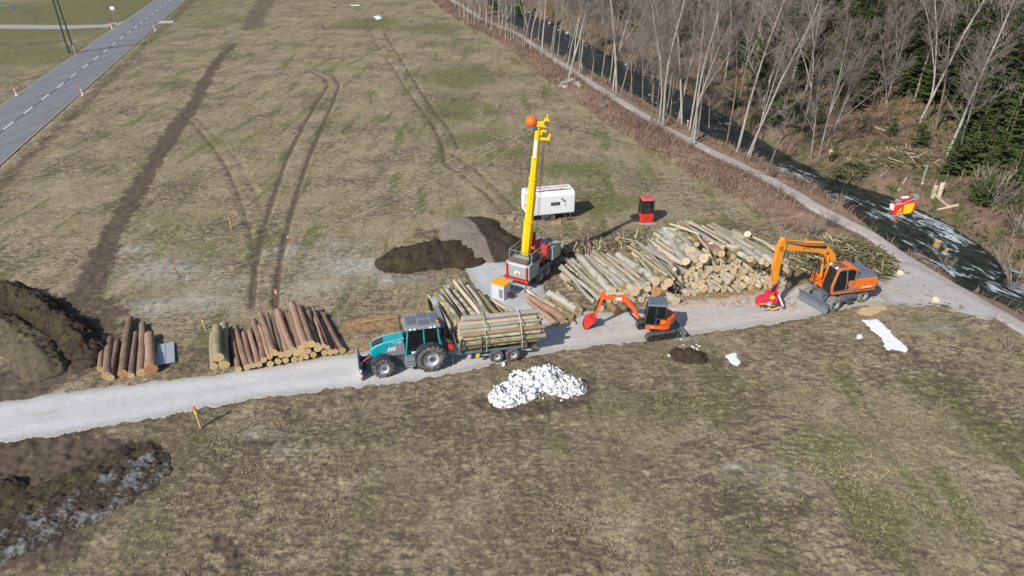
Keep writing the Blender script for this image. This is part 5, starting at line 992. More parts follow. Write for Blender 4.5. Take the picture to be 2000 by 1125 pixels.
# ------------------------------------------------------------------ white site caravan
CV = thing('site_caravan', 'white site caravan with rusty streaks on its rounded roof', 'caravan', (3.15, 58.6, 0), R(14.5))
L2, W2 = 2.15, 1.06
prof = [(-W2, .62), (W2, .62), (W2, 2.2)]+[(W2-.5+.5*math.cos(a), 2.2+.42*math.sin(a)) for a in [R(18*i) for i in range(1, 6)]]+[(-W2+.5-.5*math.sin(R(18*i)), 2.2+.42*math.cos(R(18*i))) for i in range(0, 5)]+[(-W2, 2.2)]
MB().prism(prof, -L2, L2, 'x').obj('body', WHT, CV, .1)
seam = MB()
for i in range(9): seam.b2(-L2+.25+i*.46, -L2+.262+i*.46, -W2-.004, -W2+.002, .68, 2.15)
for z in (.66, 2.2): seam.b2(-L2+.1, L2-.1, -W2-.006, -W2+.002, z, z+.025)
seam.obj('wall_seams', LGR, CV)
for (x0, x1, y0, y1) in ((-1.4, 1.9, -.62, -.40), (-1.5, 1.9, .15, .3), (-.6, 1.6, -.3, -.22)):
    mb = MB(); k = 24; vs = []
    for i in range(k+1):
        x = x0+(x1-x0)*i/k
        for y in (y0+random.uniform(-.06, .05), y1+random.uniform(-.05, .06)):
            ay = abs(y); z = 2.62 if ay < W2-.5 else 2.2+.42*math.sqrt(max(0, 1-((ay-W2+.5)/.5)**2)); vs.append((x, y, z+.006))
    mb.add(vs, [(2*i, 2*i+2, 2*i+3, 2*i+1) for i in range(k)]).obj('rust_streak', RUST, CV)
PGRN = paint('panel_green', (.03, .22, .15), .7, .1)
wf = MB().b2(-.05, .75, -W2-.02, -W2, 1.42, 1.72).obj('window', BLK, CV); MB().b2(.08, .50, -W2-.026, -W2-.02, 1.47, 1.62).b2(.5, .62, -W2-.028, -W2-.02, 1.5, 1.68).obj('green_panel', PGRN, wf)  # two flat green panels set on the dark window
MB().b2(1.12, 1.8, -W2-.012, -W2-.0, .72, 2.12).obj('door', WHT, CV, .01); MB().b2(1.2, 1.24, -W2-.05, -W2, 1.35, 1.5).obj('door_handle', BLK, CV)
MB().box((.85, -W2-.12, 2.05), (.1, .2, .12), (0, R(30), 0)).cyl((.85, -W2-.2, 2.1), (.88, -W2-.24, 2.0), .09, 10).obj('wall_lamp', GRY, CV)
MB().prism([(-.55, 1.35), (-.3, 1.35), (-.42, 1.6)], -L2-.02, -L2, 'x').obj('red_triangle', REDL, CV)
for y in (-.9, .9): MB().box((-L2-.02, y, .75), (.05, .2, .12)).obj('tail_lamp', REDL, CV)
MB().box((L2+.02, -.8, 1.35), (.05, .1, .25)).obj('side_lamp', REDL, CV)
MB().b2(-L2, L2, -.7, .7, .5, .62).b2(L2, L2+1.1, -.06, .06, .5, .6).b2(-.9, -.2, -W2, -W2+.06, .3, .6).obj('underframe', DGR, CV, .01)
for s in (1, -1): wheel(CV, (.1, s*.9, .32), .32, .2, s, .58, RUB, lug=False, rimmat=RUSTY)
MB().tube([(1.2, -1.1, .6), (1.2, -1.35, .2), (1.7, -1.35, .2), (1.7, -1.1, .6)], .025, 6).b2(1.2, 1.7, -1.45, -1.25, .2, .24).obj('entry_step', RUSTY, CV)
for s in (1, -1): MB().cyl((-L2+.15, s*.9, .1), (-L2+.15, s*.9, .62), .03, 6).obj('corner_jack', GRY, CV)
# small blocks by the caravan
WB = paint('plank_wood', (.42, .31, .18), .85, .3)
for px, py, d, lb in ((997, 431, (.5, .4, .26), 'wooden block by the left corner of the white caravan'), (1087, 437, (.75, .5, .16), 'flat stack of boards with a red edge in front of the caravan'), (1014, 444, (.6, .35, .06), 'pale flat board on the grass below the caravan corner')):
    c = P(px, py); mb = MB().box((0, 0, d[2]/2), d)
    if 'stack' in lb: mb.box((.05, .05, .2), (.7, .3, .06), (0, 0, R(14))); mb.cur = 1; mb.box((-.1, -.05, .25), (.4, .14, .05), (0, 0, R(-8)))
    else: mb.box((.03, 0, d[2]+.012), (d[0]*.8, d[1]*.7, .025), (0, 0, R(8)))
    tag(mb.obj('wooden_block', [WB, RED], None, .012, (c.x, c.y, .02)), lb, 'wooden block')
# ------------------------------------------------------------------ red cabin, orange-topped box
RC = thing('control_cabin', 'small red cabin with glass front standing on the meadow', 'cabin', (11.6, 57.45, .12), R(4))
MB().b2(-.58, .58, -.55, .55, 0, .82).obj('lower_body', RED, RC, .08); MB().box((0, 0, 2.05), (1.1, 1.05, .16), tap=(.86, .84)).obj('roof', paint('faded_red', (.62, .10, .10), .6, .2), RC, .06)
fr = MB()
for sx_ in (-1, 1):
    for sy_ in (-1, 1): fr.tube([(sx_*.55, sy_*.52, .8), (sx_*.5, sy_*.47, 2.0)], .035, 6)
fr.tube([(-.55, -.52, .84), (.55, -.52, .84)], .03, 6).obj('cabin_frame', BLK, RC)
for s in (1, -1): pane(RC, [(-.53, s*.52, .86), (.53, s*.52, .86), (.48, s*.47, 1.97), (-.48, s*.47, 1.97)], GLS, 'front_window' if s < 0 else 'rear_window'); pane(RC, [(s*.55, -.5, .86), (s*.55, .5, .86), (s*.5, .45, 1.97), (s*.5, -.45, 1.97)], GLD, 'side_window')
seat(RC, (.05, .1, .85), paint('seat_beige', (.45, .38, .28), .8, .2)); MB().cyl((0, -.56, .38), (0, -.53, .38), .09, 14).obj('round_vent', BLK, RC)
MB().b2(-.6, .75, -.78, -.3, -.1, -.02).b2(-1.25, -.55, .1, .3, -.08, -.0).obj('base_board', paint('grey_board', (.4, .37, .33), .9, .3), RC)
BX = thing('equipment_box', 'light grey equipment box with a yellow-orange lid beside the yarder', 'equipment box', (-.78, 43.75, .04), R(-32))
MB().b2(-.52, .52, -.42, .42, 0, 1.12).obj('body', LGR, BX, .03); MB().b2(-.57, .57, -.47, .47, 1.12, 1.19).obj('lid', YOR, BX, .015); MB().b2(.12, .42, -.432, -.42, .15, .85).obj('door', GRY, BX, .01)
mb = MB()
for y in (-.2, .15): mb.tube([(-.53, y, .95), (-.58, y+.05, .5), (-.56, y+.2, .12), (-.55, y+.3, .9)], .015, 5)
mb.obj('side_cables', BLK, BX)
MB().cyl((.7, .1, .25), (.7, .22, .25), .22, 14).obj('hose_reel', BLK, BX)

SHT = paint('sheet_metal', (.56, .59, .63), .5, .15, .2); c = P(325, 694); t = thing('metal_sheets', 'two pale grey ribbed metal sheets lying side by side right of the spruce trunks', 'metal sheet', (c.x, c.y, .12), R(24))
for k, x in enumerate((-.25, .25)):
    mb = MB().b2(x-.235, x+.235, -1.2, 1.2, 0, .05)
    for i in range(9): mb.b2(x-.21+i*.05, x-.195+i*.05, -1.19, 1.19, .05, .062)
    mb.obj('ribbed_sheet', SHT, t)
MB().b2(-.4, .4, -.05, .05, -.1, 0).obj('bearer', WB, t)
# ------------------------------------------------------------------ trees
def bark_tree(name, a, b, c):
    m = M(name); p = m.coord('Object'); n = m.noise(m.coord('Object', (1, 1, .35)), 2.2, 5, .7); n2 = m.noise(p, 7, 4, .7)
    col = m.mix(m.sm(n, .38, .6), a, b); col = m.mix(m.ma('MULTIPLY', m.sm(n2, .54, .66), .8), col, c); r = m.rand()
    col = m.mix(1.0, col, m.mix(r, (.72, .70, .68), (1.1, 1.08, 1.04)), 'MULTIPLY'); return m.done(col, .9, m.bump(n2, .4, .03), .2)
PALEB = bark_tree('pale_tree_bark', (.33, .31, .285), (.46, .44, .41), (.11, .095, .08)); TWB = bark_tree('bare_twigs', (.26, .22, .2), (.34, .30, .275), (.2, .165, .145)); GREYB = bark_tree('grey_tree_bark', (.22, .20, .18), (.33, .31, .285), (.09, .075, .065)); DARKB = bark_tree('dark_tree_bark', (.15, .115, .09), (.22, .175, .14), (.08, .06, .05))
def bare_tree(seed, h, r0, lean=.06, base=.38, nl=11, spread=.5, fork=0, dens=1.0):
    rnd = random.Random(seed); tr = MB(); cr = MB()
    def grow(mb, p, d, L, r, n, lvl, wob=.12):
        pts = [p]; rs = [r]; k = max(3, int(L/1.1)) if lvl < 2 else 3; q = p; dd = d
        for i in range(k):
            dd = (dd+Vector((rnd.gauss(0, wob), rnd.gauss(0, wob), rnd.gauss(.04 if lvl else 0, wob*.5)+(.10 if lvl == 1 else 0)))).normalized()
            q = q+dd*(L/k); pts.append(q); rs.append(max(.009, r*(1-(i+1)/k*.82)))
        mb.tube(pts, rs, n, cap=False); return pts, rs
    stems = []
    p0 = Vector((0, 0, -.2)); d0 = Vector((rnd.gauss(0, lean), rnd.gauss(0, lean), 1)).normalized()
    pts, rs = grow(tr, p0, d0, h, r0, 8, 0, .035); stems.append((pts, rs))
    for f in range(fork):
        i = rnd.randint(int(len(pts)*.15), int(len(pts)*.5)); d = (Vector((rnd.gauss(0, .28), rnd.gauss(0, .28), 1))).normalized()
        stems.append(grow(tr, pts[i], d, h*(1-i/len(pts))*.95, rs[i]*.8, 7, 0, .04))
    for pts, rs in stems:
        k = len(pts)
        for j in range(int(nl*dens)):
            t = base+(1-base)*(j+rnd.random())/(nl*dens); i = min(k-2, int(t*(k-1))); p = pts[i].lerp(pts[i+1], t*(k-1)-i)
            a = rnd.random()*6.283; up = rnd.uniform(.35, 1.1); d = Vector((math.cos(a), math.sin(a), up)).normalized()
            L = h*spread*(1.05-t)*rnd.uniform(.45, .95)*.62+.7; lp, lr = grow(cr, p, d, L, max(.016, rs[i]*.42), 4, 1, .13)
            for m_ in range(int(8+L*3.6)):
                i2 = rnd.randint(max(0, len(lp)//4), len(lp)-1); a2 = rnd.random()*6.283
                d2 = ((lp[min(i2+1, len(lp)-1)]-lp[max(0, i2-1)]).normalized()+Vector((rnd.gauss(0, .6), rnd.gauss(0, .6), rnd.gauss(.25, .4)))).normalized()
                L2 = rnd.uniform(.5, 1.5)+.12*L; sp, sr = grow(cr, lp[i2], d2, L2, .0135, 3, 2, .16)
                for _ in range(4):
                    q = sp[rnd.randint(1, len(sp)-1)]; d3 = (d2+Vector((rnd.gauss(0, .6), rnd.gauss(0, .6), rnd.gauss(.15, .4)))).normalized(); e = q+d3*rnd.uniform(.35, .8)
                    cr.tube([q, e], [.010, .006], 3, cap=False)
    return tr, cr
def conifer(seed, h, rb, dense=1.0, droop=.35):
    rnd = random.Random(seed); tr = MB().tube([(0, 0, -.2), (0, 0, h*.5), (rnd.gauss(0, .1), rnd.gauss(0, .1), h)], [h*.013+.05, h*.009, .02], 7, cap=False); cr = MB(); z = h*rnd.uniform(.06, .14)
    while z < h-.2:
        t = z/h; Rr = rb*(1-t)**.8*rnd.uniform(.75, 1.1)+.15; nb = int((5+3*(1-t))*dense)
        for b in range(nb):
            if rnd.random() < .1: continue
            a = rnd.random()*6.283; L = Rr*rnd.uniform(.6, 1.12); d = Vector((math.cos(a), math.sin(a), -droop+t*.6)); s = Vector((-math.sin(a), math.cos(a), 0)); n = max(3, int(L/.32))
            for i in range(n):
                f = (i+.6)/n; c = Vector((0, 0, z))+d*(L*f)+Vector((0, 0, .22*L*f*f)); w = (.16+.34*(1-abs(f-.45)))*min(1, L*.55)*rnd.uniform(.7, 1.25)
                for sg in (-1, 1):
                    e = c+s*(sg*w)+d*(w*.5)+Vector((0, 0, -rnd.uniform(.05, .4)*w-.04)); o = d*(L/n*.55)
                    cr.add([c-o, e-o*.1, c+o*.9], [(0, 1, 2)])
                cr.add([c-d*.1+Vector((0, 0, .05)), c+Vector((rnd.gauss(0, .06), rnd.gauss(0, .06), -rnd.uniform(.2, .45)*min(1, w*2))), c+d*.18], [(0, 1, 2)])
        z += rnd.uniform(.26, .42)*(1 if h > 8 else .7)
    return tr, cr
TREES = {'bare': [], 'con': [], 'bush': []}
def proto(kind, name, tr, cr, mt, mc):
    e = bpy.data.objects.new(name, None); a = tr.obj('trunk', mt, e); b = cr.obj('crown', mc, e)
    for o in (a, b): COL.objects.unlink(o)
    TREES[kind].append((e, a, b))
for sd_, h, r0, nl, f, ba, sp in ((1, 19, .155, 13, 0, .42, .42), (2, 17, .125, 12, 1, .35, .42), (3, 21, .165, 15, 0, .5, .36), (4, 15, .12, 11, 0, .3, .45), (5, 18, .135, 11, 2, .4, .36), (6, 13, .10, 9, 1, .3, .42), (7, 22, .18, 12, 1, .55, .36), (8, 11, .08, 9, 0, .25, .45)):
    tr, cr = bare_tree(sd_, h, r0, .05, ba, nl, sp, f); proto('bare', 'bare_tree', tr, cr, DARKB if sd_ == 4 else (GREYB if sd_ in (5, 6, 7, 8) else PALEB), TWB)
for sd_, h, rb, dn in ((21, 19, 3.0, 1.1), (22, 15, 2.7, 1.15), (23, 22, 3.2, 1.1), (24, 10, 2.3, 1.2), (25, 5, 1.6, 1.3)):
    tr, cr = conifer(sd_, h, rb, dn); proto('con', 'spruce_tree', tr, cr, DARKB, NEEDLE)
def bush(seed, n, h):
    rnd = random.Random(seed); tr = MB(); cr = MB()
    for i in range(n):
        a = rnd.random()*6.283; d = Vector((math.cos(a)*rnd.uniform(.1, .75), math.sin(a)*rnd.uniform(.1, .75), 1)).normalized(); L = h*rnd.uniform(.5, 1.1); p = Vector((math.cos(a)*.2, math.sin(a)*.2, -.1)); m_ = p+d*L*.5; e = m_+(d+Vector((d.x*.6, d.y*.6, 0))).normalized()*L*.5
        tr.tube([p, m_, e], [.04, .03, .012], 4, cap=False)
        for k in range(12):
            q = p.lerp(m_, rnd.random()) if rnd.random() < .35 else m_.lerp(e, rnd.random()); d2 = (d+Vector((rnd.gauss(0, .5), rnd.gauss(0, .5), rnd.gauss(.1, .3)))).normalized(); cr.tube([q, q+d2*rnd.uniform(.3, .9)*h/2.5], [.012, .007], 3, cap=False)
    return tr, cr
for sd_ in (31, 32): tr, cr = bush(sd_, 16, 2.6); proto('bush', 'bare_shrub', tr, cr, TWB, TWP if sd_ == 31 else TW)
def plant(kind, i, loc, sc, rz, label, group, lean=(0, 0), name=None):
    e0, a, b = TREES[kind][i]; e = e0.copy(); COL.objects.link(e); e.name = name or e0.name
    e.location = loc; e.scale = (sc, sc, sc); e.rotation_euler = (lean[1], lean[0], rz) if False else (0, 0, 0)
    e.rotation_euler = (Matrix.Rotation(lean[0], 3, 'Y') @ Matrix.Rotation(-lean[1], 3, 'X') @ Matrix.Rotation(rz, 3, 'Z')).to_euler()
    for o in (a, b):
        q = o.copy(); COL.objects.link(q); q.parent = e
    cat = {'bare': 'tree', 'con': 'tree', 'bush': 'shrub'}[kind]
    return tag(e, label, cat, group)
random.seed(77)
NB = [(905, 48, 4, .8), (926, 52, 1, .8), (945, 60, 3, .85), (993, 74, 2, .9), (1003, 78, 0, .95), (1036, 100, 1, .95), (1058, 104, 0, 1.0), (1105, 146, 1, 1.05), (1111, 154, 2, 1.05), (1116, 150, 0, 1.0), (1104, 120, 4, .9), (1131, 142, 0, 1.0), (1198, 178, 1, 1.0), (1204, 181, 2, 1.1), (1212, 186, 5, 1.0), (1228, 190, 3, .9), (1234, 192, 5, 1.), (1272, 242, 3, 1.0), (1286, 246, 1, 1.0), (1294, 248, 2, 1.0), (1308, 235, 5, .9), (1324, 240, 0, 1.0), (1331, 246, 2, .9), (1347, 256, 0, .95), (1350, 286, 1, .95), (1356, 276, 2, .95), (1362, 270, 4, .9), (1418, 288, 3, 1.0), (1439, 298, 0, 1.0), (1458, 312, 2, .8), (1462, 316, 5, 1.0), (1496, 340, 7, .7), (1385, 258, 7, .8)]
NB2 = [(random.uniform(862, 1000), random.choice([1, 4, 6, 0]), random.uniform(.65, .9)) for _ in range(22)]+[(random.uniform(1000, 1330), random.choice([4, 5, 1, 6]), random.uniform(.65, .95)) for _ in range(16)]
for x, k, sc in NB2:
    y = float(np.interp(x, [862, 905, 993, 1058, 1131, 1228, 1330], [6, 44, 78, 104, 144, 192, 243]))+random.uniform(-16, 7)
    plant('bare', k, T(x, y), sc, random.random()*6.28, 'thin bare tree in the screen between the upper path and the river', 'thin trees along the upper path', (R(random.uniform(0, 6)), R(random.uniform(-3, 3))))
NB.sort()
for i, (x, y, k, sc) in enumerate(NB):
    p = T(x, y); plant('bare', k, p, sc, random.random()*6.28, f'{nth(i)} from the left of the stouter pale trees along the path', 'bare trees along the near bank', (R(random.uniform(1, 5)), R(random.uniform(-2, 2))))
# far bank: chosen foreground trunks, then the wood behind
FB = [(1555, 240, 3, 1.0, 8), (1566, 254, 1, .9, 5), (1584, 309, 5, .8, 3), (1599, 307, 4, .8, 4), (1612, 292, 5, .9, 9), (1650, 188, 1, 1.0, 5), (1664, 193, 0, .9, 3), (1693, 192, 5, .9, 8), (1796, 243, 2, 1.0, 4), (1803, 240, 1, 1.0, 5), (1825, 260, 3, 1.1, 4), (1846, 312, 0, 1.05, 11), (1866, 322, 5, 1.0, 9), (1896, 190, 2, 1.0, 9), (1902, 186, 1, 1.0, 10), (1910, 180, 0, 1.0, 9), (1918, 235, 4, 1.05, 10), (1490, 205, 1, .9, 5), (1415, 160, 2, .9, 4), (1445, 190, 4, .9, 5), (1384, 150, 0, .9, 3), (1530, 215, 0, 1, 5), (1640, 225, 7, .9, 3), (1735, 215, 7, .9, -14), (1975, 250, 0, 1, 9), (1950, 215, 2, 1, 8), (1700, 150, 0, 1, 6), (1745, 140, 2, 1, 8), (1580, 130, 2, 1, 6), (1610, 120, 0, 1, 5)]
FB.sort()
for i, (x, y, k, sc, ln) in enumerate(FB):
    plant('bare', k, T(x, y), sc, random.random()*6.28, f'{nth(i)} from the left of the slender trunks at the front of the far wood', 'front trunks of the far wood', (R(ln*.6), R(random.uniform(-2, 3))))
CN = [(1375, 178, 3, .6), (1480, 190, 1, 1.0), (1515, 245, 1, 1.05), (1430, 215, 4, .8), (1545, 180, 0, 1.0), (1620, 160, 0, .9), (1655, 150, 2, 1.0), (1690, 170, 1, 1.0), (1720, 130, 0, 1.0), (1780, 190, 1, .9), (1840, 205, 0, 1.05), (1870, 232, 1, 1.0), (1925, 270, 3, 1.05), (1965, 300, 1, .95), (1990, 265, 0, .95), (1950, 330, 3, .9), (1890, 330, 4, 1.1), (1995, 350, 3, 1.0), (1915, 370, 4, .9), (1965, 390, 4, 1.0), (1015, 35, 1, .8), (965, 20, 3, .9), (1790, 290, 4, .8), (1850, 345, 4, 1.0), (1740, 270, 4, .5), (1625, 315, 4, .4), (1880, 150, 2, 1), (1940, 150, 0, 1), (1560, 100, 2, 1), (1500, 120, 0, 1), (1820, 120, 2, 1), (1595, 245, 4, .6), (1770, 95, 2, 1), (1640, 90, 2, 1)]
CN += [(random.uniform(1860, 2010), random.uniform(250, 420), random.choice([3, 4, 4]), random.uniform(.45, .9)) for _ in range(20)]+[(random.uniform(1480, 1990), random.uniform(60, 220), random.choice([0, 1, 2, 3]), random.uniform(.7, 1.)) for _ in range(22)]+[(random.uniform(1000, 1480), random.uniform(-10, 60), random.choice([3, 1, 0]), random.uniform(.5, .9)) for _ in range(6)]
CN.sort()
for i, (x, y, k, sc) in enumerate(CN):
    lb, gp = ('dark spruce among the bare trees at the top of the river', 'spruces at the top of the river') if x < 1100 else (('small young spruce at the edge of the far bank clearing', 'young spruces on the far bank') if k == 4 else ('tall dark green spruce at the front of the far wood', 'spruces at the front of the far wood'))
    plant('con', k, T(x, y), sc, random.random()*6.28, lb, gp, (R(random.uniform(0, 4)), R(random.uniform(-2, 2))))
FARP = np.array(FAR)
cnt = 0; ccon = 0; placed = []
tries = 0
while cnt < 235 and tries < 9000:
    tries += 1
    y = 62*math.exp(random.random()*1.4); x = random.uniform(2, 110)
    f, s_, _ = pdist(np.array([x]), np.array([y]), FAR); f = float(f[0]*s_[0])
    if f < 6 or f > 62 or abs(x)/y > .78: continue
    if f < 14 and y < 95: continue
    if any((x-a)**2+(y-b)**2 < 3.5 for a, b in placed): continue
    placed.append((x, y))
    px = x/y
    if random.random() < (.5 if px > .45 else .3):
        plant('con', random.choice([0, 1, 2, 2]), (x, y, hz(x, y)), random.uniform(.8, 1.1), random.random()*6.28, 'dark spruce standing deep inside the wood across the river', 'spruces deep in the far wood'); ccon += 1
    else:
        plant('bare', random.choice([0, 1, 2, 3, 4, 6, 6]), (x, y, hz(x, y)), random.uniform(.75, 1.05), random.random()*6.28, 'bare grey tree standing deep inside the wood across the river', 'bare trees deep in the far wood', (R(random.uniform(-1, 5)), 0))
    cnt += 1
for i, (x, y, k, sc, lb) in enumerate([(632, 58, 1, .8, 'round leafless bush alone in the upper meadow'), (1985, 570, 0, 1.5, 'large many-stemmed bare shrub at the right edge by the water'), (1925, 400, 0, 1.5, 'fan of bare stems on the far bank right of the broken trunks'), (1955, 400, 1, 1.2, 'brown bare shrub beside the fan of stems on the far bank'), (1990, 455, 1, 1.3, 'reddish bare shrub at the right edge of the far bank'), (1590, 460, 0, .75, 'pale twiggy shrub behind the orange boom near the path'), (1620, 445, 1, .6, 'brown twiggy shrub beside the path above the brush heap'), (1505, 345, 1, .6, 'small bare shrub at the water edge below the last pale tree'), (1640, 405, 0, .5, 'thin bare sapling leaning over the water'), (1970, 690, 1, .5, 'low reddish bramble at the right edge of the meadow'), (1945, 650, 1, .4, 'small reddish bramble beside the path end'), (1850, 530, 0, .5, 'small bare shrub beside the cut stumps at the water'), (1180, 195, 0, .7, 'bare shrub at the foot of the pale trees by the path'), (1060, 112, 0, .7, 'bare shrub beside the upper path')]):
    plant('bush', k, T(x, y), sc, random.random()*6.28, lb, None)
# ------------------------------------------------------------------ undergrowth: brambles on the levee, litter in the wood
def twigs(name, n, sampler, hr, mats, w=.012, lean=.7):
    V = []; Fq = []; mi = []
    for _ in range(n):
        p = sampler()
        if p is None: continue
        x, y, z, sc = p
        for k in range(random.randint(2, 4)):
            L = random.uniform(*hr)*sc; a = random.random()*6.283; d = Vector((math.cos(a)*random.random()*lean, math.sin(a)*random.random()*lean, 1)).normalized(); ww = w*random.uniform(.6, 1.5)*min(1, .35+y/130)
            b = Vector((x+random.gauss(0, .12), y+random.gauss(0, .12), z-.03)); m_ = b+d*L*.55; e = m_+(d+Vector((d.x, d.y, -.25*random.random()))).normalized()*L*.45; s_ = Vector((-math.sin(a+1), math.cos(a+1), 0))*ww
            o = len(V); V += [b-s_, b+s_, m_-s_*.8, m_+s_*.8, e-s_*.3, e+s_*.3]; Fq += [(o, o+1, o+3, o+2), (o+2, o+3, o+5, o+4)]; q = random.randrange(len(mats)); mi += [q, q]
    me = npmesh(name, np.array([tuple(v) for v in V]), np.array(Fq), mats, smooth=False); me.data.polygons.foreach_set('material_index', mi); return tag(me, kind='stuff')
PN = np.array(smooth(PATH, 1500)); tg = np.gradient(PN, axis=0); tg /= np.linalg.norm(tg, axis=1)[:, None]; nv_ = np.stack([tg[:, 1], -tg[:, 0]], 1)
def near_bank():
    i = int(120+1280*random.random()**1.35); y = PN[i, 1]
    if y > 230 or y < 40: return None
    side = random.random(); o = -(1.2+3.6*random.random()**1.3) if side < .86 else random.uniform(1.2, 2.2)
    if y < 47 and random.random() < .8: return None
    if y < 53: o = random.uniform(1.2, 2.4)
    if random.random() > -.05+1.35*vn(y*.16, o*.4, 3): return None
    x, y = PN[i]+nv_[i]*o; return x, y, hz(x, y), .55+.75*vn(y*.25, x*.3, 9)
HZC = {}
def hz(x, y, _f=hz):
    k = (round(x*2), round(y*2))
    if k not in HZC: HZC[k] = _f(k[0]/2, k[1]/2)
    return HZC[k]
BR1 = paint('bramble_red', (.23, .135, .11), .9, .25); BR2 = paint('bramble_brown', (.24, .165, .125), .9, .25); BR3 = paint('dry_stalk', (.38, .28, .18), .9, .2)
twigs('bramble_undergrowth', 36000, near_bank, (.4, 1.1), [BR1, BR1, BR2, BR2, BR3], .028, 1.2)
FN = smooth(FAR, 1500); tf = np.gradient(FN, axis=0); tf /= np.linalg.norm(tf, axis=1)[:, None]; nf_ = np.stack([tf[:, 1], -tf[:, 0]], 1)
def far_bank():
    i = int(95+1350*random.random()**1.4); o = .4+random.random()**1.6*40
    x, y = FN[i]+nf_[i]*o
    if y > 240 or y < 38 or x/y > .85: return None
    if random.random() > .2+1.1*vn(x*.2, y*.2, 12): return None
    return x, y, hz(x, y), .5+.8*vn(x*.3, y*.3, 8)
twigs('forest_undergrowth', 26000, far_bank, (.4, 1.3), [BR2, BR2, BR3, TWP, BR1], .024, 1.3)
# green low growth across the river
V = []; Fq = []
for _ in range(14000):
    p = far_bank()
    if p is None or vn(p[0]*.13, p[1]*.13, 31) < .42-.25*float(p[0]/p[1] > .5): continue
    c = Vector(p[:3])+Vector((0, 0, random.uniform(.05, .5)))
    for k in range(5):
        d = Vector((random.gauss(0, 1), random.gauss(0, 1), random.gauss(.1, .35))).normalized()*random.uniform(.2, .5); s_ = Vector((-d.y, d.x, random.gauss(0, .1)))*.35; o = len(V); V += [c, c+d*.6+s_, c+d*1.2]; Fq.append((o, o+1, o+2))
tag(npmesh('green_undergrowth', np.array([tuple(v) for v in V]), np.array(Fq), NEEDB, smooth=False), kind='stuff')
# ------------------------------------------------------------------ dry grass tufts on the meadow
def grass():
    N = 75000
    r = np.exp(rng.uniform(math.log(19), math.log(75), N)); a = rng.uniform(-R(42), R(42), N); x = r*np.sin(a); y = r*np.cos(a)
    mk = masks(x, y); d, s_, _ = pdist(x, y, PATH); keep = (psdf(x, y, GRAVEL) > .12) & (psdf(x, y, PAD) > .1) & (d*s_ < -1.6) & (mk['mud'] < .55) & (mk['rut'] < .4) & (fbm(x*.8, y*.8, 91, 3) > .36)
    x, y, r = x[keep], y[keep], r[keep]; z = hgt(x, y); n = len(x); V = np.zeros((n, 9, 3)); sz = .045+.065*rng.random(n)
    for k in range(3):
        th = rng.uniform(0, 6.283, n); w = .014+.02*rng.random(n); L = sz*(.7+.6*rng.random(n)); bx = x+rng.normal(0, .04, n); by = y+rng.normal(0, .04, n)
        cx_, sx_ = np.cos(th), np.sin(th)
        V[:, 3*k] = np.stack([bx-sx_*w, by+cx_*w, z], -1); V[:, 3*k+1] = np.stack([bx+sx_*w, by-cx_*w, z], -1); V[:, 3*k+2] = np.stack([bx+cx_*L*.8, by+sx_*L*.8, z+L*.8], -1)
    m = M('dry_grass'); g_ = m.attr('tone'); col = m.mix(m.sm(g_, .0, .55), (.14, .135, .05), (.30, .245, .15)); col = m.mix(m.sm(g_, .6, 1.), col, (.44, .37, .26)); m.done(col, .9, None, .15)
    tone = np.repeat(np.clip(fbm(x*.5, y*.5, 95, 3)*.8+rng.random(n)*.5-.15, 0, 1), 9)
    tag(npmesh('dry_grass', V.reshape(-1, 3), np.arange(n*9).reshape(-1, 3), m.m, {'tone': tone}, smooth=False), kind='stuff')
grass()
# ------------------------------------------------------------------ mounds, snow
def mound_mesh(name, label, cat, ridge, wid, h, mat, cell=.16, rough=.3, seed=0, sharp=1.0, attrs=None, lump=1.5, asym=None):
    """heap along a ridge polyline: height falls off over wid metres"""
    xs = [p[0] for p in ridge]; ys = [p[1] for p in ridge]; m_ = wid*1.25
    X, Y = np.meshgrid(np.arange(min(xs)-m_, max(xs)+m_, cell), np.arange(min(ys)-m_, max(ys)+m_, cell))
    d, s_, arc = pdist(X, Y, ridge); w = wid*(.75+.55*fbm(X*.45, Y*.45, seed, 3))
    if asym is not None: w = np.where(s_ > 0, w*asym, w)
    t = np.clip(1-d/w, 0, 1); Z = h*(t**sharp*(1-.35*t))*1.5*(.75+.5*fbm(X*.5, Y*.5, seed+3, 3))
    Z = Z+(fbm(X*lump, Y*lump, seed+5, 4)-.5)*rough*2*ss(0, .25, t)+(fbm(X*lump*3.3, Y*lump*3.3, seed+9, 4)-.5)*rough*1.3*ss(0, .2, t)
    Zg = hgt(X, Y); keepc = (t[:-1, :-1] > .0) & (t[1:, 1:] > .0) & (t[1:, :-1] > 0) & (t[:-1, 1:] > 0)
    Zf = Zg+np.maximum(Z, 0)-.12*(1-ss(0, .08, t))+.02
    n0, n1 = X.shape; id_ = np.arange(n0*n1).reshape(n0, n1); F = np.stack([id_[:-1, :-1], id_[:-1, 1:], id_[1:, 1:], id_[1:, :-1]], -1)[keepc]; u_, inv = np.unique(F, return_inverse=True)
    P3 = np.stack([X, Y, Zf], -1).reshape(-1, 3); at = {'side': (s_.ravel()*np.minimum(d.ravel(), 1))[u_], 'top': t.ravel()[u_]}
    o = npmesh(name, P3[u_], inv.reshape(-1, 4), mat, at)
    return tag(o, label, cat)
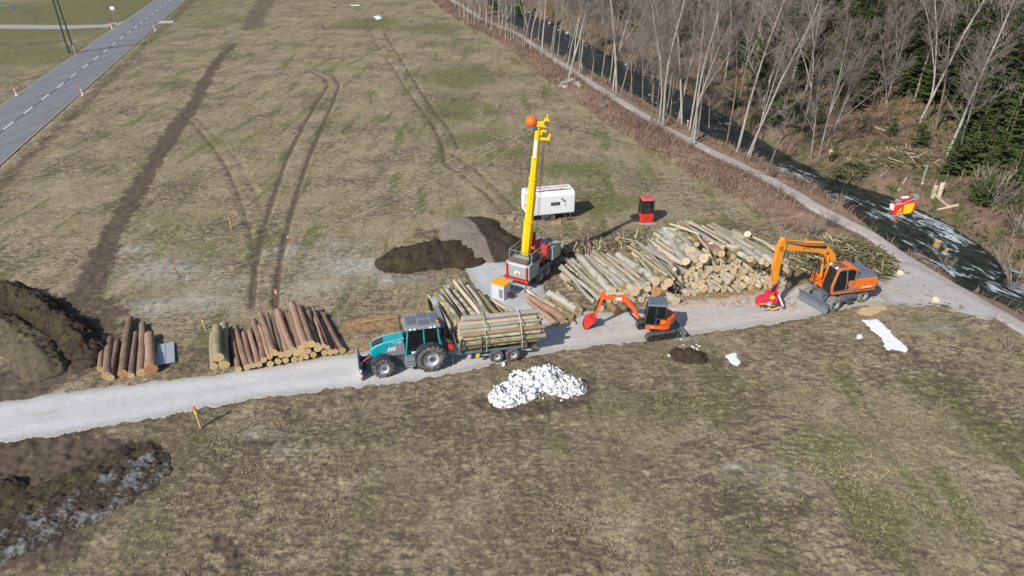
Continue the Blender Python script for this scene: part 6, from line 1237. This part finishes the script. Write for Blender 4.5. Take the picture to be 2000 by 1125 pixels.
def soil(name, a, b, grassy=None, frost=None, side=None):
    m = M(name); p = m.pos(); n = m.noise(p, 1.4, 6, .7); n2 = m.noise(p, 8, 5, .72); n3 = m.noise(p, 30, 3, .7)
    col = m.mix(m.sm(n2, .3, .7), a, b)
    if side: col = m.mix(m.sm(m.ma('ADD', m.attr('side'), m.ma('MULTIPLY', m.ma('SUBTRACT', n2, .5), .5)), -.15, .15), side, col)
    if grassy: col = m.mix(m.ma('MULTIPLY', m.sm(m.ma('ADD', n, m.ma('MULTIPLY', n2, .35)), .6, .78), .85), col, m.mix(n3, grassy, tuple(c*1.6 for c in grassy)))
    if frost: col = m.mix(m.ma('MULTIPLY', m.sm(m.ma('ADD', m.ma('MULTIPLY', n, .7), m.ma('MULTIPLY', n2, .5)), .58, .72), m.sm(m.attr('side'), -.15, .5)), col, frost)
    col = m.mix(m.ma('MULTIPLY', m.sm(n3, .62, .75), .5), col, (.36, .31, .25)); return m.done(col, .95, m.bump(m.ma('ADD', n2, n3), 1.0, .12), .12)
SOIL = soil('dark_soil', (.045, .032, .023), (.10, .072, .05), (.09, .07, .04)); SOILG = soil('grassy_soil', (.05, .036, .026), (.11, .08, .057), (.098, .08, .046)); SOILL = soil('greyish_soil', (.13, .105, .075), (.22, .18, .13), (.17, .145, .075)); SOILF = soil('frosty_soil', (.065, .048, .037), (.13, .098, .074), (.12, .1, .055), (.37, .37, .38))
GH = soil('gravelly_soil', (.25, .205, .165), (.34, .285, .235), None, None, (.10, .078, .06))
mound_mesh('earth_ridge', 'long dark earth ridge with grass sods left of the spruce trunks', 'earth mound', PL((15, 583), (75, 607), (130, 650), (165, 692)), 1.5, 1.35, SOILG, .09, .36, 11, lump=2.1, sharp=1.25)
mound_mesh('earth_ridge', 'greyish earth ridge at the left frame edge', 'earth mound', PL((-60, 625), (0, 640), (55, 680), (92, 722)), 1.4, 1.0, SOILL, .1, .22, 23, lump=1.9)
mound_mesh('earth_mound', 'low dark earth bank with white frost at the lower left corner', 'earth mound', PL((-80, 1075), (40, 1020), (150, 975), (235, 925)), 2.4, .48, SOILF, .08, .2, 31, lump=2.4)
mound_mesh('earth_clod', 'sunlit clods of sod at the left edge below the road', 'earth mound', PL((-30, 970), (25, 955)), .75, .55, SOILG, .07, .22, 37, lump=2.5)
mound_mesh('earth_clod', 'olive sod clump between the earth ridge and the spruce trunks', 'earth mound', PL((155, 715), (178, 712)), .5, .35, SOILG, .07, .16, 41, lump=2.5)
mound_mesh('soil_heap', 'dark brown soil heap with grass tufts left of the gravel heap', 'soil heap', PL((795, 510), (840, 502), (890, 500)), 2.5, 1.15, SOIL, .13, .26, 43)
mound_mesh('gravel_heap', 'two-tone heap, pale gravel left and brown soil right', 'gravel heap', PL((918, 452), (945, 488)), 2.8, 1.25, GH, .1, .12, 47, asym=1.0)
mound_mesh('gravel_heap', 'right hand brown lobe of the soil heap near the yarder', 'soil heap', PL((955, 462), (985, 480)), 1.9, .9, SOIL, .12, .1, 49)
mound_mesh('soil_heap', 'small clod heap with snow crumbs below the mini excavator', 'soil heap', PL((1335, 697), (1358, 699)), .85, .5, SOIL, .06, .26, 53, lump=2.4)
def snow_mat(name, dirt, lim=(.60, .70)):
    m = M(name); p = m.pos(); n = m.noise(p, 1.5, 5, .7); n2 = m.noise(p, 6, 5, .75)
    f = m.sm(m.ma('ADD', m.ma('MULTIPLY', n, .55), m.ma('MULTIPLY', n2, .6)), *lim)
    col = m.mix(m.ma('MULTIPLY', f, dirt), (.79, .80, .82), m.mix(n2, (.10, .075, .055), (.2, .16, .11))); return m.done(col, .75, m.bump(n2, .6, .05), .2)
SN = snow_mat('dirty_snow', .95, (.555, .66)); SNC = snow_mat('clean_snow', .12)
mound_mesh('snow_heap', 'large heap of dirty white snow lumps beside the gravel road', 'snow heap', PL((985, 776), (1012, 766), (1040, 745), (1068, 735), (1088, 752), (1112, 758)), 1.0, .5, SN, .045, .34, 61, lump=2.9)
random.seed(99)
def lumps(name, label, pts, mat):
    mb = MB()
    for (x, y, z, r) in pts:
        n = 8; vs = []
        sx_, sy_, sz_ = [random.uniform(.7, 1.3) for _ in range(3)]
        for i in range(6):
            th = math.pi*i/5
            for j in range(n):
                q = r*random.uniform(.78, 1.15); vs.append((x+q*sx_*max(.05, math.sin(th))*math.cos(6.283*j/n), y+q*sy_*max(.05, math.sin(th))*math.sin(6.283*j/n), z+q*sz_*.6*math.cos(th)))
        mb.add(vs, [(i*n+j, (i+1)*n+j, (i+1)*n+(j+1) % n, i*n+(j+1) % n) for i in range(5) for j in range(n)])
    return tag(mb.obj(name, mat, shade=True), label, 'snow', kind='stuff')
pp = []
for _ in range(150):
    q = P(random.gauss(1043, 36), random.gauss(756, 17)); e = ((q.x-P(1045, 755).x)/2.3)**2+((q.y-P(1045, 755).y)/1.7)**2
    if e > 1.0 and random.random() < .5: continue
    if e < 1.45: pp.append((q.x, q.y, -.02+max(0, .42*(1-e))*random.uniform(.5, 1.25), random.choice([.04, .05, .07, .1, .15, .2])))
pp += [(*P2(1106, 738), .12, .2), (*P2(984, 714), .1, .17), (*P2(1108, 775), .06, .14), (*P2(1012, 793), .05, .12), (*P2(965, 778), .06, .12)]
lumps('snow_lumps', None, pp, SNC)
lumps('snow_crumbs', None, [(*P2(random.gauss(1340, 18), random.gauss(688, 10)), .05, random.uniform(.03, .09)) for _ in range(28)], SNC)
def snowpatch(pts, lb, z=.13, edge=.3, seed=0):
    o = sheet('snow_patch', PL(*pts), .06, SNC, z, edge, 2.2, .02, None, seed, None)
    return tag(o, lb, 'snow patch', 'snow patches on the meadow')
snowpatch([(1683, 628), (1712, 626), (1728, 640), (1748, 662), (1772, 680), (1770, 690), (1745, 686), (1730, 678), (1712, 655), (1695, 642)], 'long bright snow patch below the orange excavator', seed=3, edge=.16)
snowpatch([(1672, 656), (1682, 655), (1686, 663), (1674, 665)], 'tiny snow patch left of the long bright one', seed=5, edge=.12)
snowpatch([(1412, 694), (1435, 693), (1445, 706), (1440, 716), (1427, 712)], 'small snow patch beside the clod heap', seed=7, edge=.2)
snowpatch([(1728, 677), (1742, 683), (1738, 689), (1730, 686)], 'sliver of snow under the long bright patch', seed=9, edge=.15)
snowpatch([(730, 33), (740, 31), (746, 37), (736, 40)], 'distant white snow spot high in the meadow', seed=11, edge=.3); snowpatch([(685, 10), (702, 10), (702, 12), (687, 12)], 'thin white snow streak at the top of the meadow', seed=13, edge=.3)
# ------------------------------------------------------------------ stakes, road posts, signs, poles
WD = paint('raw_wood', (.52, .38, .22), .8, .1); FO = paint('fluor_orange', (.95, .16, .05), .5, 0); FY = paint('fluor_yellow', (.65, .85, .03), .5, 0); PK = paint('fluor_pink', (.9, .08, .16), .5, 0); GS = paint('galv_post', (.36, .38, .36), .5, .2, .3); DKG = paint('mast_green', (.045, .06, .05), .7, .2)
def stake(px, py, h, cols, lb, lean=0, r=.03, wood=WD):
    c = T(px, py); t = thing('marker_stake', lb, 'stake', c, 0, 'survey stakes'); t.rotation_euler = (0, lean, 0)
    k = len(cols); body = h*(1-.17*k); MB().box((0, 0, body/2), (r*2, r*2, body+.06)).obj('post', wood, t)
    for i, cm in enumerate(cols): MB().box((0, 0, body+h*.17*(i+.5)), (r*2.1, r*2.1, h*.17)).obj('painted_band', cm, t)
stake(393, 838, 1.4, [FY, FO], 'wooden stake with yellow and orange top beside the gravel road', R(-4), .045); stake(402, 645, .9, [FY, PK], 'wooden stake with pink and yellow top by the mossy logs', R(-5), .04); stake(452, 447, 1.0, [FO, FO], 'orange-topped stake in the middle of the meadow', 0, .05); stake(352, 545, 1.0, [FO], 'dark stake with an orange tip left of the wheel ruts', R(-14), .035, TW); stake(566, 478, .7, [WHT], 'short white-topped stake at the end of the upper guy cable', R(-6), .035, CAR); stake(541, 312, .6, [PK], 'tiny pink-topped stake between the wheel ruts', 0, .04); stake(1342, 250, .9, [FO, WHT], 'orange and white stake among the pale trees by the path', 0, .06); stake(1380, 302, .5, [WHT], 'short white stake at the foot of the bramble bank', 0, .06)
c = P(539, 578); t = thing('cable_flag', 'pink and white flag hanging on the lower guy cable', 'flag', (c.x, c.y, .35)); MB().box((0, 0, .1), (.2, .03, .18)).obj('pink_cloth', PK, t); MB().box((.02, 0, -.07), (.12, .03, .16)).obj('white_cloth', WHT, t)
def road_post(px, py, lb, h=1.0):
    c = T(px, py); t = thing('road_post', lb, 'road post', (c.x, c.y, 0), 0, 'delineator posts'); t.rotation_euler = (0, R(-4), R(16))
    MB().prism([(-.09, -.09), (.09, -.09), (.09, .09), (-.09, .09)], 0, h*.95, 'z', [(-.075, -.075), (.075, -.075), (.075, .075), (-.075, .075)]).obj('post', WHT, t); MB().b2(-.1, .1, -.1, .1, h*.62, h*.78).obj('red_band', RED, t); MB().cyl((-.12, 0, .5), (-.12, 0, h*1.85), .035, 8).obj('snow_rod', FO, t); MB().b2(-.25, .25, -.2, .2, 0, .06).obj('foot_plate', WHT, t)
road_post(33, 187, 'white and red road post on the near left verge'); road_post(162, 187, 'white and red road post on the right verge nearest the camera'); road_post(219, 56, 'white road post with an orange rod at the side lane'); road_post(303, 60, 'white road post on the right verge near the culvert')
for x, y, h, lb in ((151, 205, 1.1, 'thin pale snow pole beside the nearest right road post'), (80, 272, .8, 'short snow pole on the verge at the left'), (243, 128, 1.0, 'leaning snow pole on the right road verge'), (273, 97, .8, 'small snow pole further up the right verge'), (292, 88, .8, 'small snow pole close to the culvert'), (357, 17, 1.0, 'thin snow pole at the top of the road'), (47, 172, .9, 'thin stick on the left verge near the road post')):
    c = T(x, y); t = thing('snow_pole', lb, 'pole', (c.x, c.y, 0), 0, 'snow poles on the verge'); t.rotation_euler = (R(3), R(-6), 0); MB().tube([(0, 0, -.05), (0, 0, h)], .03, 6).obj('rod', WD, t); MB().tube([(0, 0, h*.8), (0, 0, h*.95)], .034, 6).obj('band', RED if h > .9 else WHT, t)
c = T(226, 44); t = thing('stop_sign', 'white rectangular sign board on a post at the side lane', 'sign', c); MB().tube([(0, 0, 0), (-.1, 0, 3.6)], .06, 8).tube([(.8, .3, 0), (.7, .3, 1.8)], .05, 8).obj('post', GS, t); MB().box((0, -.08, 3.3), (1.0, .05, .55)).obj('board', WHT, t); MB().box((.05, -.08, 2.85), (1.0, .05, .15)).obj('lower_board', LGR, t)
c = T(38, 46); t = thing('round_sign', 'round blue sign on a grey post beyond the side lane', 'sign', c); MB().tube([(0, 0, 0), (-.1, 0, 3.4)], .06, 8).obj('post', GS, t); MB().cyl((-.1, -.1, 3.2), (-.1, -.06, 3.2), .36, 20).obj('disc', BLU, t); MB().cyl((-.1, -.11, 3.2), (-.1, -.1, 3.2), .16, 16).obj('symbol', BLK, t)
c = T(140, 104); t = thing('utility_pole', 'tall dark twin utility pole at the left road edge', 'utility pole', (c.x, c.y, 0))
for s in (-.65, .65):
    MB().tube([(s*.9, 0, 0), (s*.45-.5, 0, 14)], [.17, .12], 8).obj('pole', DKG, t); MB().box((s*.9+.1, 0, .75), (.3, .3, 1.5)).obj('concrete_foot', paint('foot_concrete', (.33, .33, .31), .9, .3) if s > 0 else DKG, t)
MB().box((-.2, 0, 6), (.9, .1, .14)).box((-.4, 0, 11), (.7, .1, .14)).obj('cross_brace', DKG, t)
# ------------------------------------------------------------------ stumps, fallen trunks, rocks along the river
for (x, y, h, r, kd, lb) in [(1824, 492, 1.0, .27, 'brown', 'tall cut stump at the near water edge'), (1840, 503, .8, .15, 'brown', 'thin splintered stump beside the tall cut one'), (1822, 386, 1.0, .2, 'pale', 'pale broken stump on the far bank'), (1832, 388, 1.5, .2, 'pale', 'tallest of the pale broken trunks on the far bank'), (1714, 436, .5, .3, 'pale', 'pale cut stump beside the path above the carriage'), (1625, 304, .6, .35, 'pale', 'fresh stump surrounded by sawdust on the far bank'), (1985, 430, .4, .3, 'pale', 'pale cut stump at the right on the far slope')]:
    c = T(x, y); log(c-Vector((0, 0, .2)), c+Vector((random.uniform(-.1, .25), 0, h)), r, kd, .02, 1.15, lb, None, None, 'stump')
for (f, e, r, kd, lb) in [((1820, 384), (1852, 408), .13, 'pale', 'leaning bare trunk running down to the far waterline'), ((1828, 420), (1872, 404), .12, 'pale', 'bare trunk lying along the far waterline'), ((1770, 352), (1752, 378), .1, 'grey', 'thin trunk lying down the far bank'), ((1800, 365), (1812, 322), .16, 'beech', 'pale leaning stem on the far bank slope'), ((1700, 250), (1728, 258), .1, 'pale', 'cut pole lying on the forest clearing')]:
    a = T(*f)+Vector((0, 0, .25)); b = T(*e)+Vector((0, 0, .2)); log(a, b, r, kd, .06, .8, lb, 'dead trunks on the far bank', None, 'fallen_trunk')
STONE = M('river_stone'); q = STONE.noise(STONE.coord('Object'), 4, 5, .7); STONE.done(STONE.mix(q, (.26, .25, .24), (.46, .45, .43)), .9, STONE.bump(q, .6, .05), .2); STONE = STONE.m
def rock(c, r, lb, grp='stones along the bank', mat=None, name='rock'):
    mb = MB(); n = 10; vs = []
    for i in range(7):
        th = math.pi*i/6
        for j in range(n):
            q = r*random.uniform(.82, 1.15); vs.append((q*1.15*max(.04, math.sin(th))*math.cos(6.283*j/n), q*max(.04, math.sin(th))*math.sin(6.283*j/n), q*.7*math.cos(th)))
    mb.add(vs, [(i*n+j, (i+1)*n+j, (i+1)*n+(j+1) % n, i*n+(j+1) % n) for i in range(6) for j in range(n)]); o = mb.obj(name, mat or STONE, None, 0, c); return tag(o, lb, 'rock', grp)
c = T(1179, 211); rock(c+Vector((0, 0, .2)), .5, 'single bluish boulder at the meadow edge below the path', None, GALV if False else SLATE)
for i in range(16):
    c = T(random.uniform(1085, 1135), random.uniform(150, 170)); rock(c, random.uniform(.25, .55), 'grey stone in the riprap below the pale trees', 'riprap stones below the trees')
k = 0
for i in range(0, 44):
    q = FN[int(420+i*19)]; o = random.uniform(-.6, .5); x, y = q+nf_[int(420+i*19)]*o
    rock((x, y, WZ+random.uniform(-.12, .1)), random.uniform(.15, .5), 'grey stone lying at the far waterline', 'stones along the far waterline')
NN = smooth(NEAR, 1500); tn = np.gradient(NN, axis=0); tn /= np.linalg.norm(tn, axis=1)[:, None]; nn_ = np.stack([tn[:, 1], -tn[:, 0]], 1)
for i in range(30):
    k = int(500+i*26); x, y = NN[k]+nn_[k]*random.uniform(-.1, .9); rock((x, y, WZ+random.uniform(-.15, .05)), random.uniform(.15, .42), 'grey stone lying at the near waterline', 'stones along the near waterline')
c = T(1833, 585, 0); 
for (x, y, lb) in ((1826, 588, 'pale wood slice lying on the grass right of the orange excavator'), (1757, 536, 'small pale wood slice lying behind the orange excavator')):
    c = P(x, y, .1); log(c+Vector((.0, .1, -.03)), c+Vector((.02, -.05, .12)), .24, 'pale', 0, 1, lb, None, None, 'wood_slice')
c = T(1405, 343); 
# loose sticks and bark scraps
mb = MB(); random.seed(3)
for _ in range(420):
    z_ = random.random()
    if z_ < .3: x, y = random.uniform(690, 880), random.uniform(600, 690)
    elif z_ < .6: x, y = random.uniform(1280, 1560), random.uniform(560, 600)
    elif z_ < .8: x, y = random.uniform(1690, 1830), random.uniform(520, 590)
    else: x, y = random.uniform(950, 1200), random.uniform(500, 640)
    c = P(x, y, .05); a = random.random()*3.14; L = random.uniform(.1, .45); d = Vector((math.cos(a)*L, math.sin(a)*L, random.uniform(-.02, .06))); mb.cur = random.randrange(3); mb.tube([c-d, c+d], random.uniform(.012, .03), 4)
tag(mb.obj('wood_litter', [TWP, WD, paint('bark_scrap', (.26, .13, .06), .9, .2)]), kind='stuff')
# ------------------------------------------------------------------ camera, light, world
cam = bpy.data.cameras.new('camera'); co = bpy.data.objects.new('camera', cam); COL.objects.link(co)
cam.sensor_width = 36; cam.lens = 36*FPX/2000; cam.clip_end = 3000; co.location = (0, 0, CH); co.rotation_euler = (math.pi/2-PITCH, 0, 0); S.camera = co
EL, AZ = R(37.5), R(50)
sd = Vector((-math.cos(AZ)*math.cos(EL), -math.sin(AZ)*math.cos(EL), math.sin(EL)))
L = bpy.data.lights.new('sun', 'SUN'); L.energy = 4.7; L.angle = R(.55); L.color = (1, .955, .89)
lo = bpy.data.objects.new('sun', L); COL.objects.link(lo); lo.rotation_euler = sd.to_track_quat('Z', 'Y').to_euler()
W = bpy.data.worlds.new('World'); S.world = W; W.use_nodes = True; nt = W.node_tree
sky = nt.nodes.new('ShaderNodeTexSky'); sky.sky_type = 'NISHITA'; sky.sun_disc = False; sky.sun_elevation = EL; sky.sun_rotation = math.atan2(sd.x, sd.y); sky.altitude = 600
bg = nt.nodes['Background']; nt.links.new(sky.outputs[0], bg.inputs[0]); bg.inputs[1].default_value = .12
S.view_settings.view_transform = 'Standard'; S.view_settings.look = 'None'; S.view_settings.exposure = 0.08; S.view_settings.gamma = 1
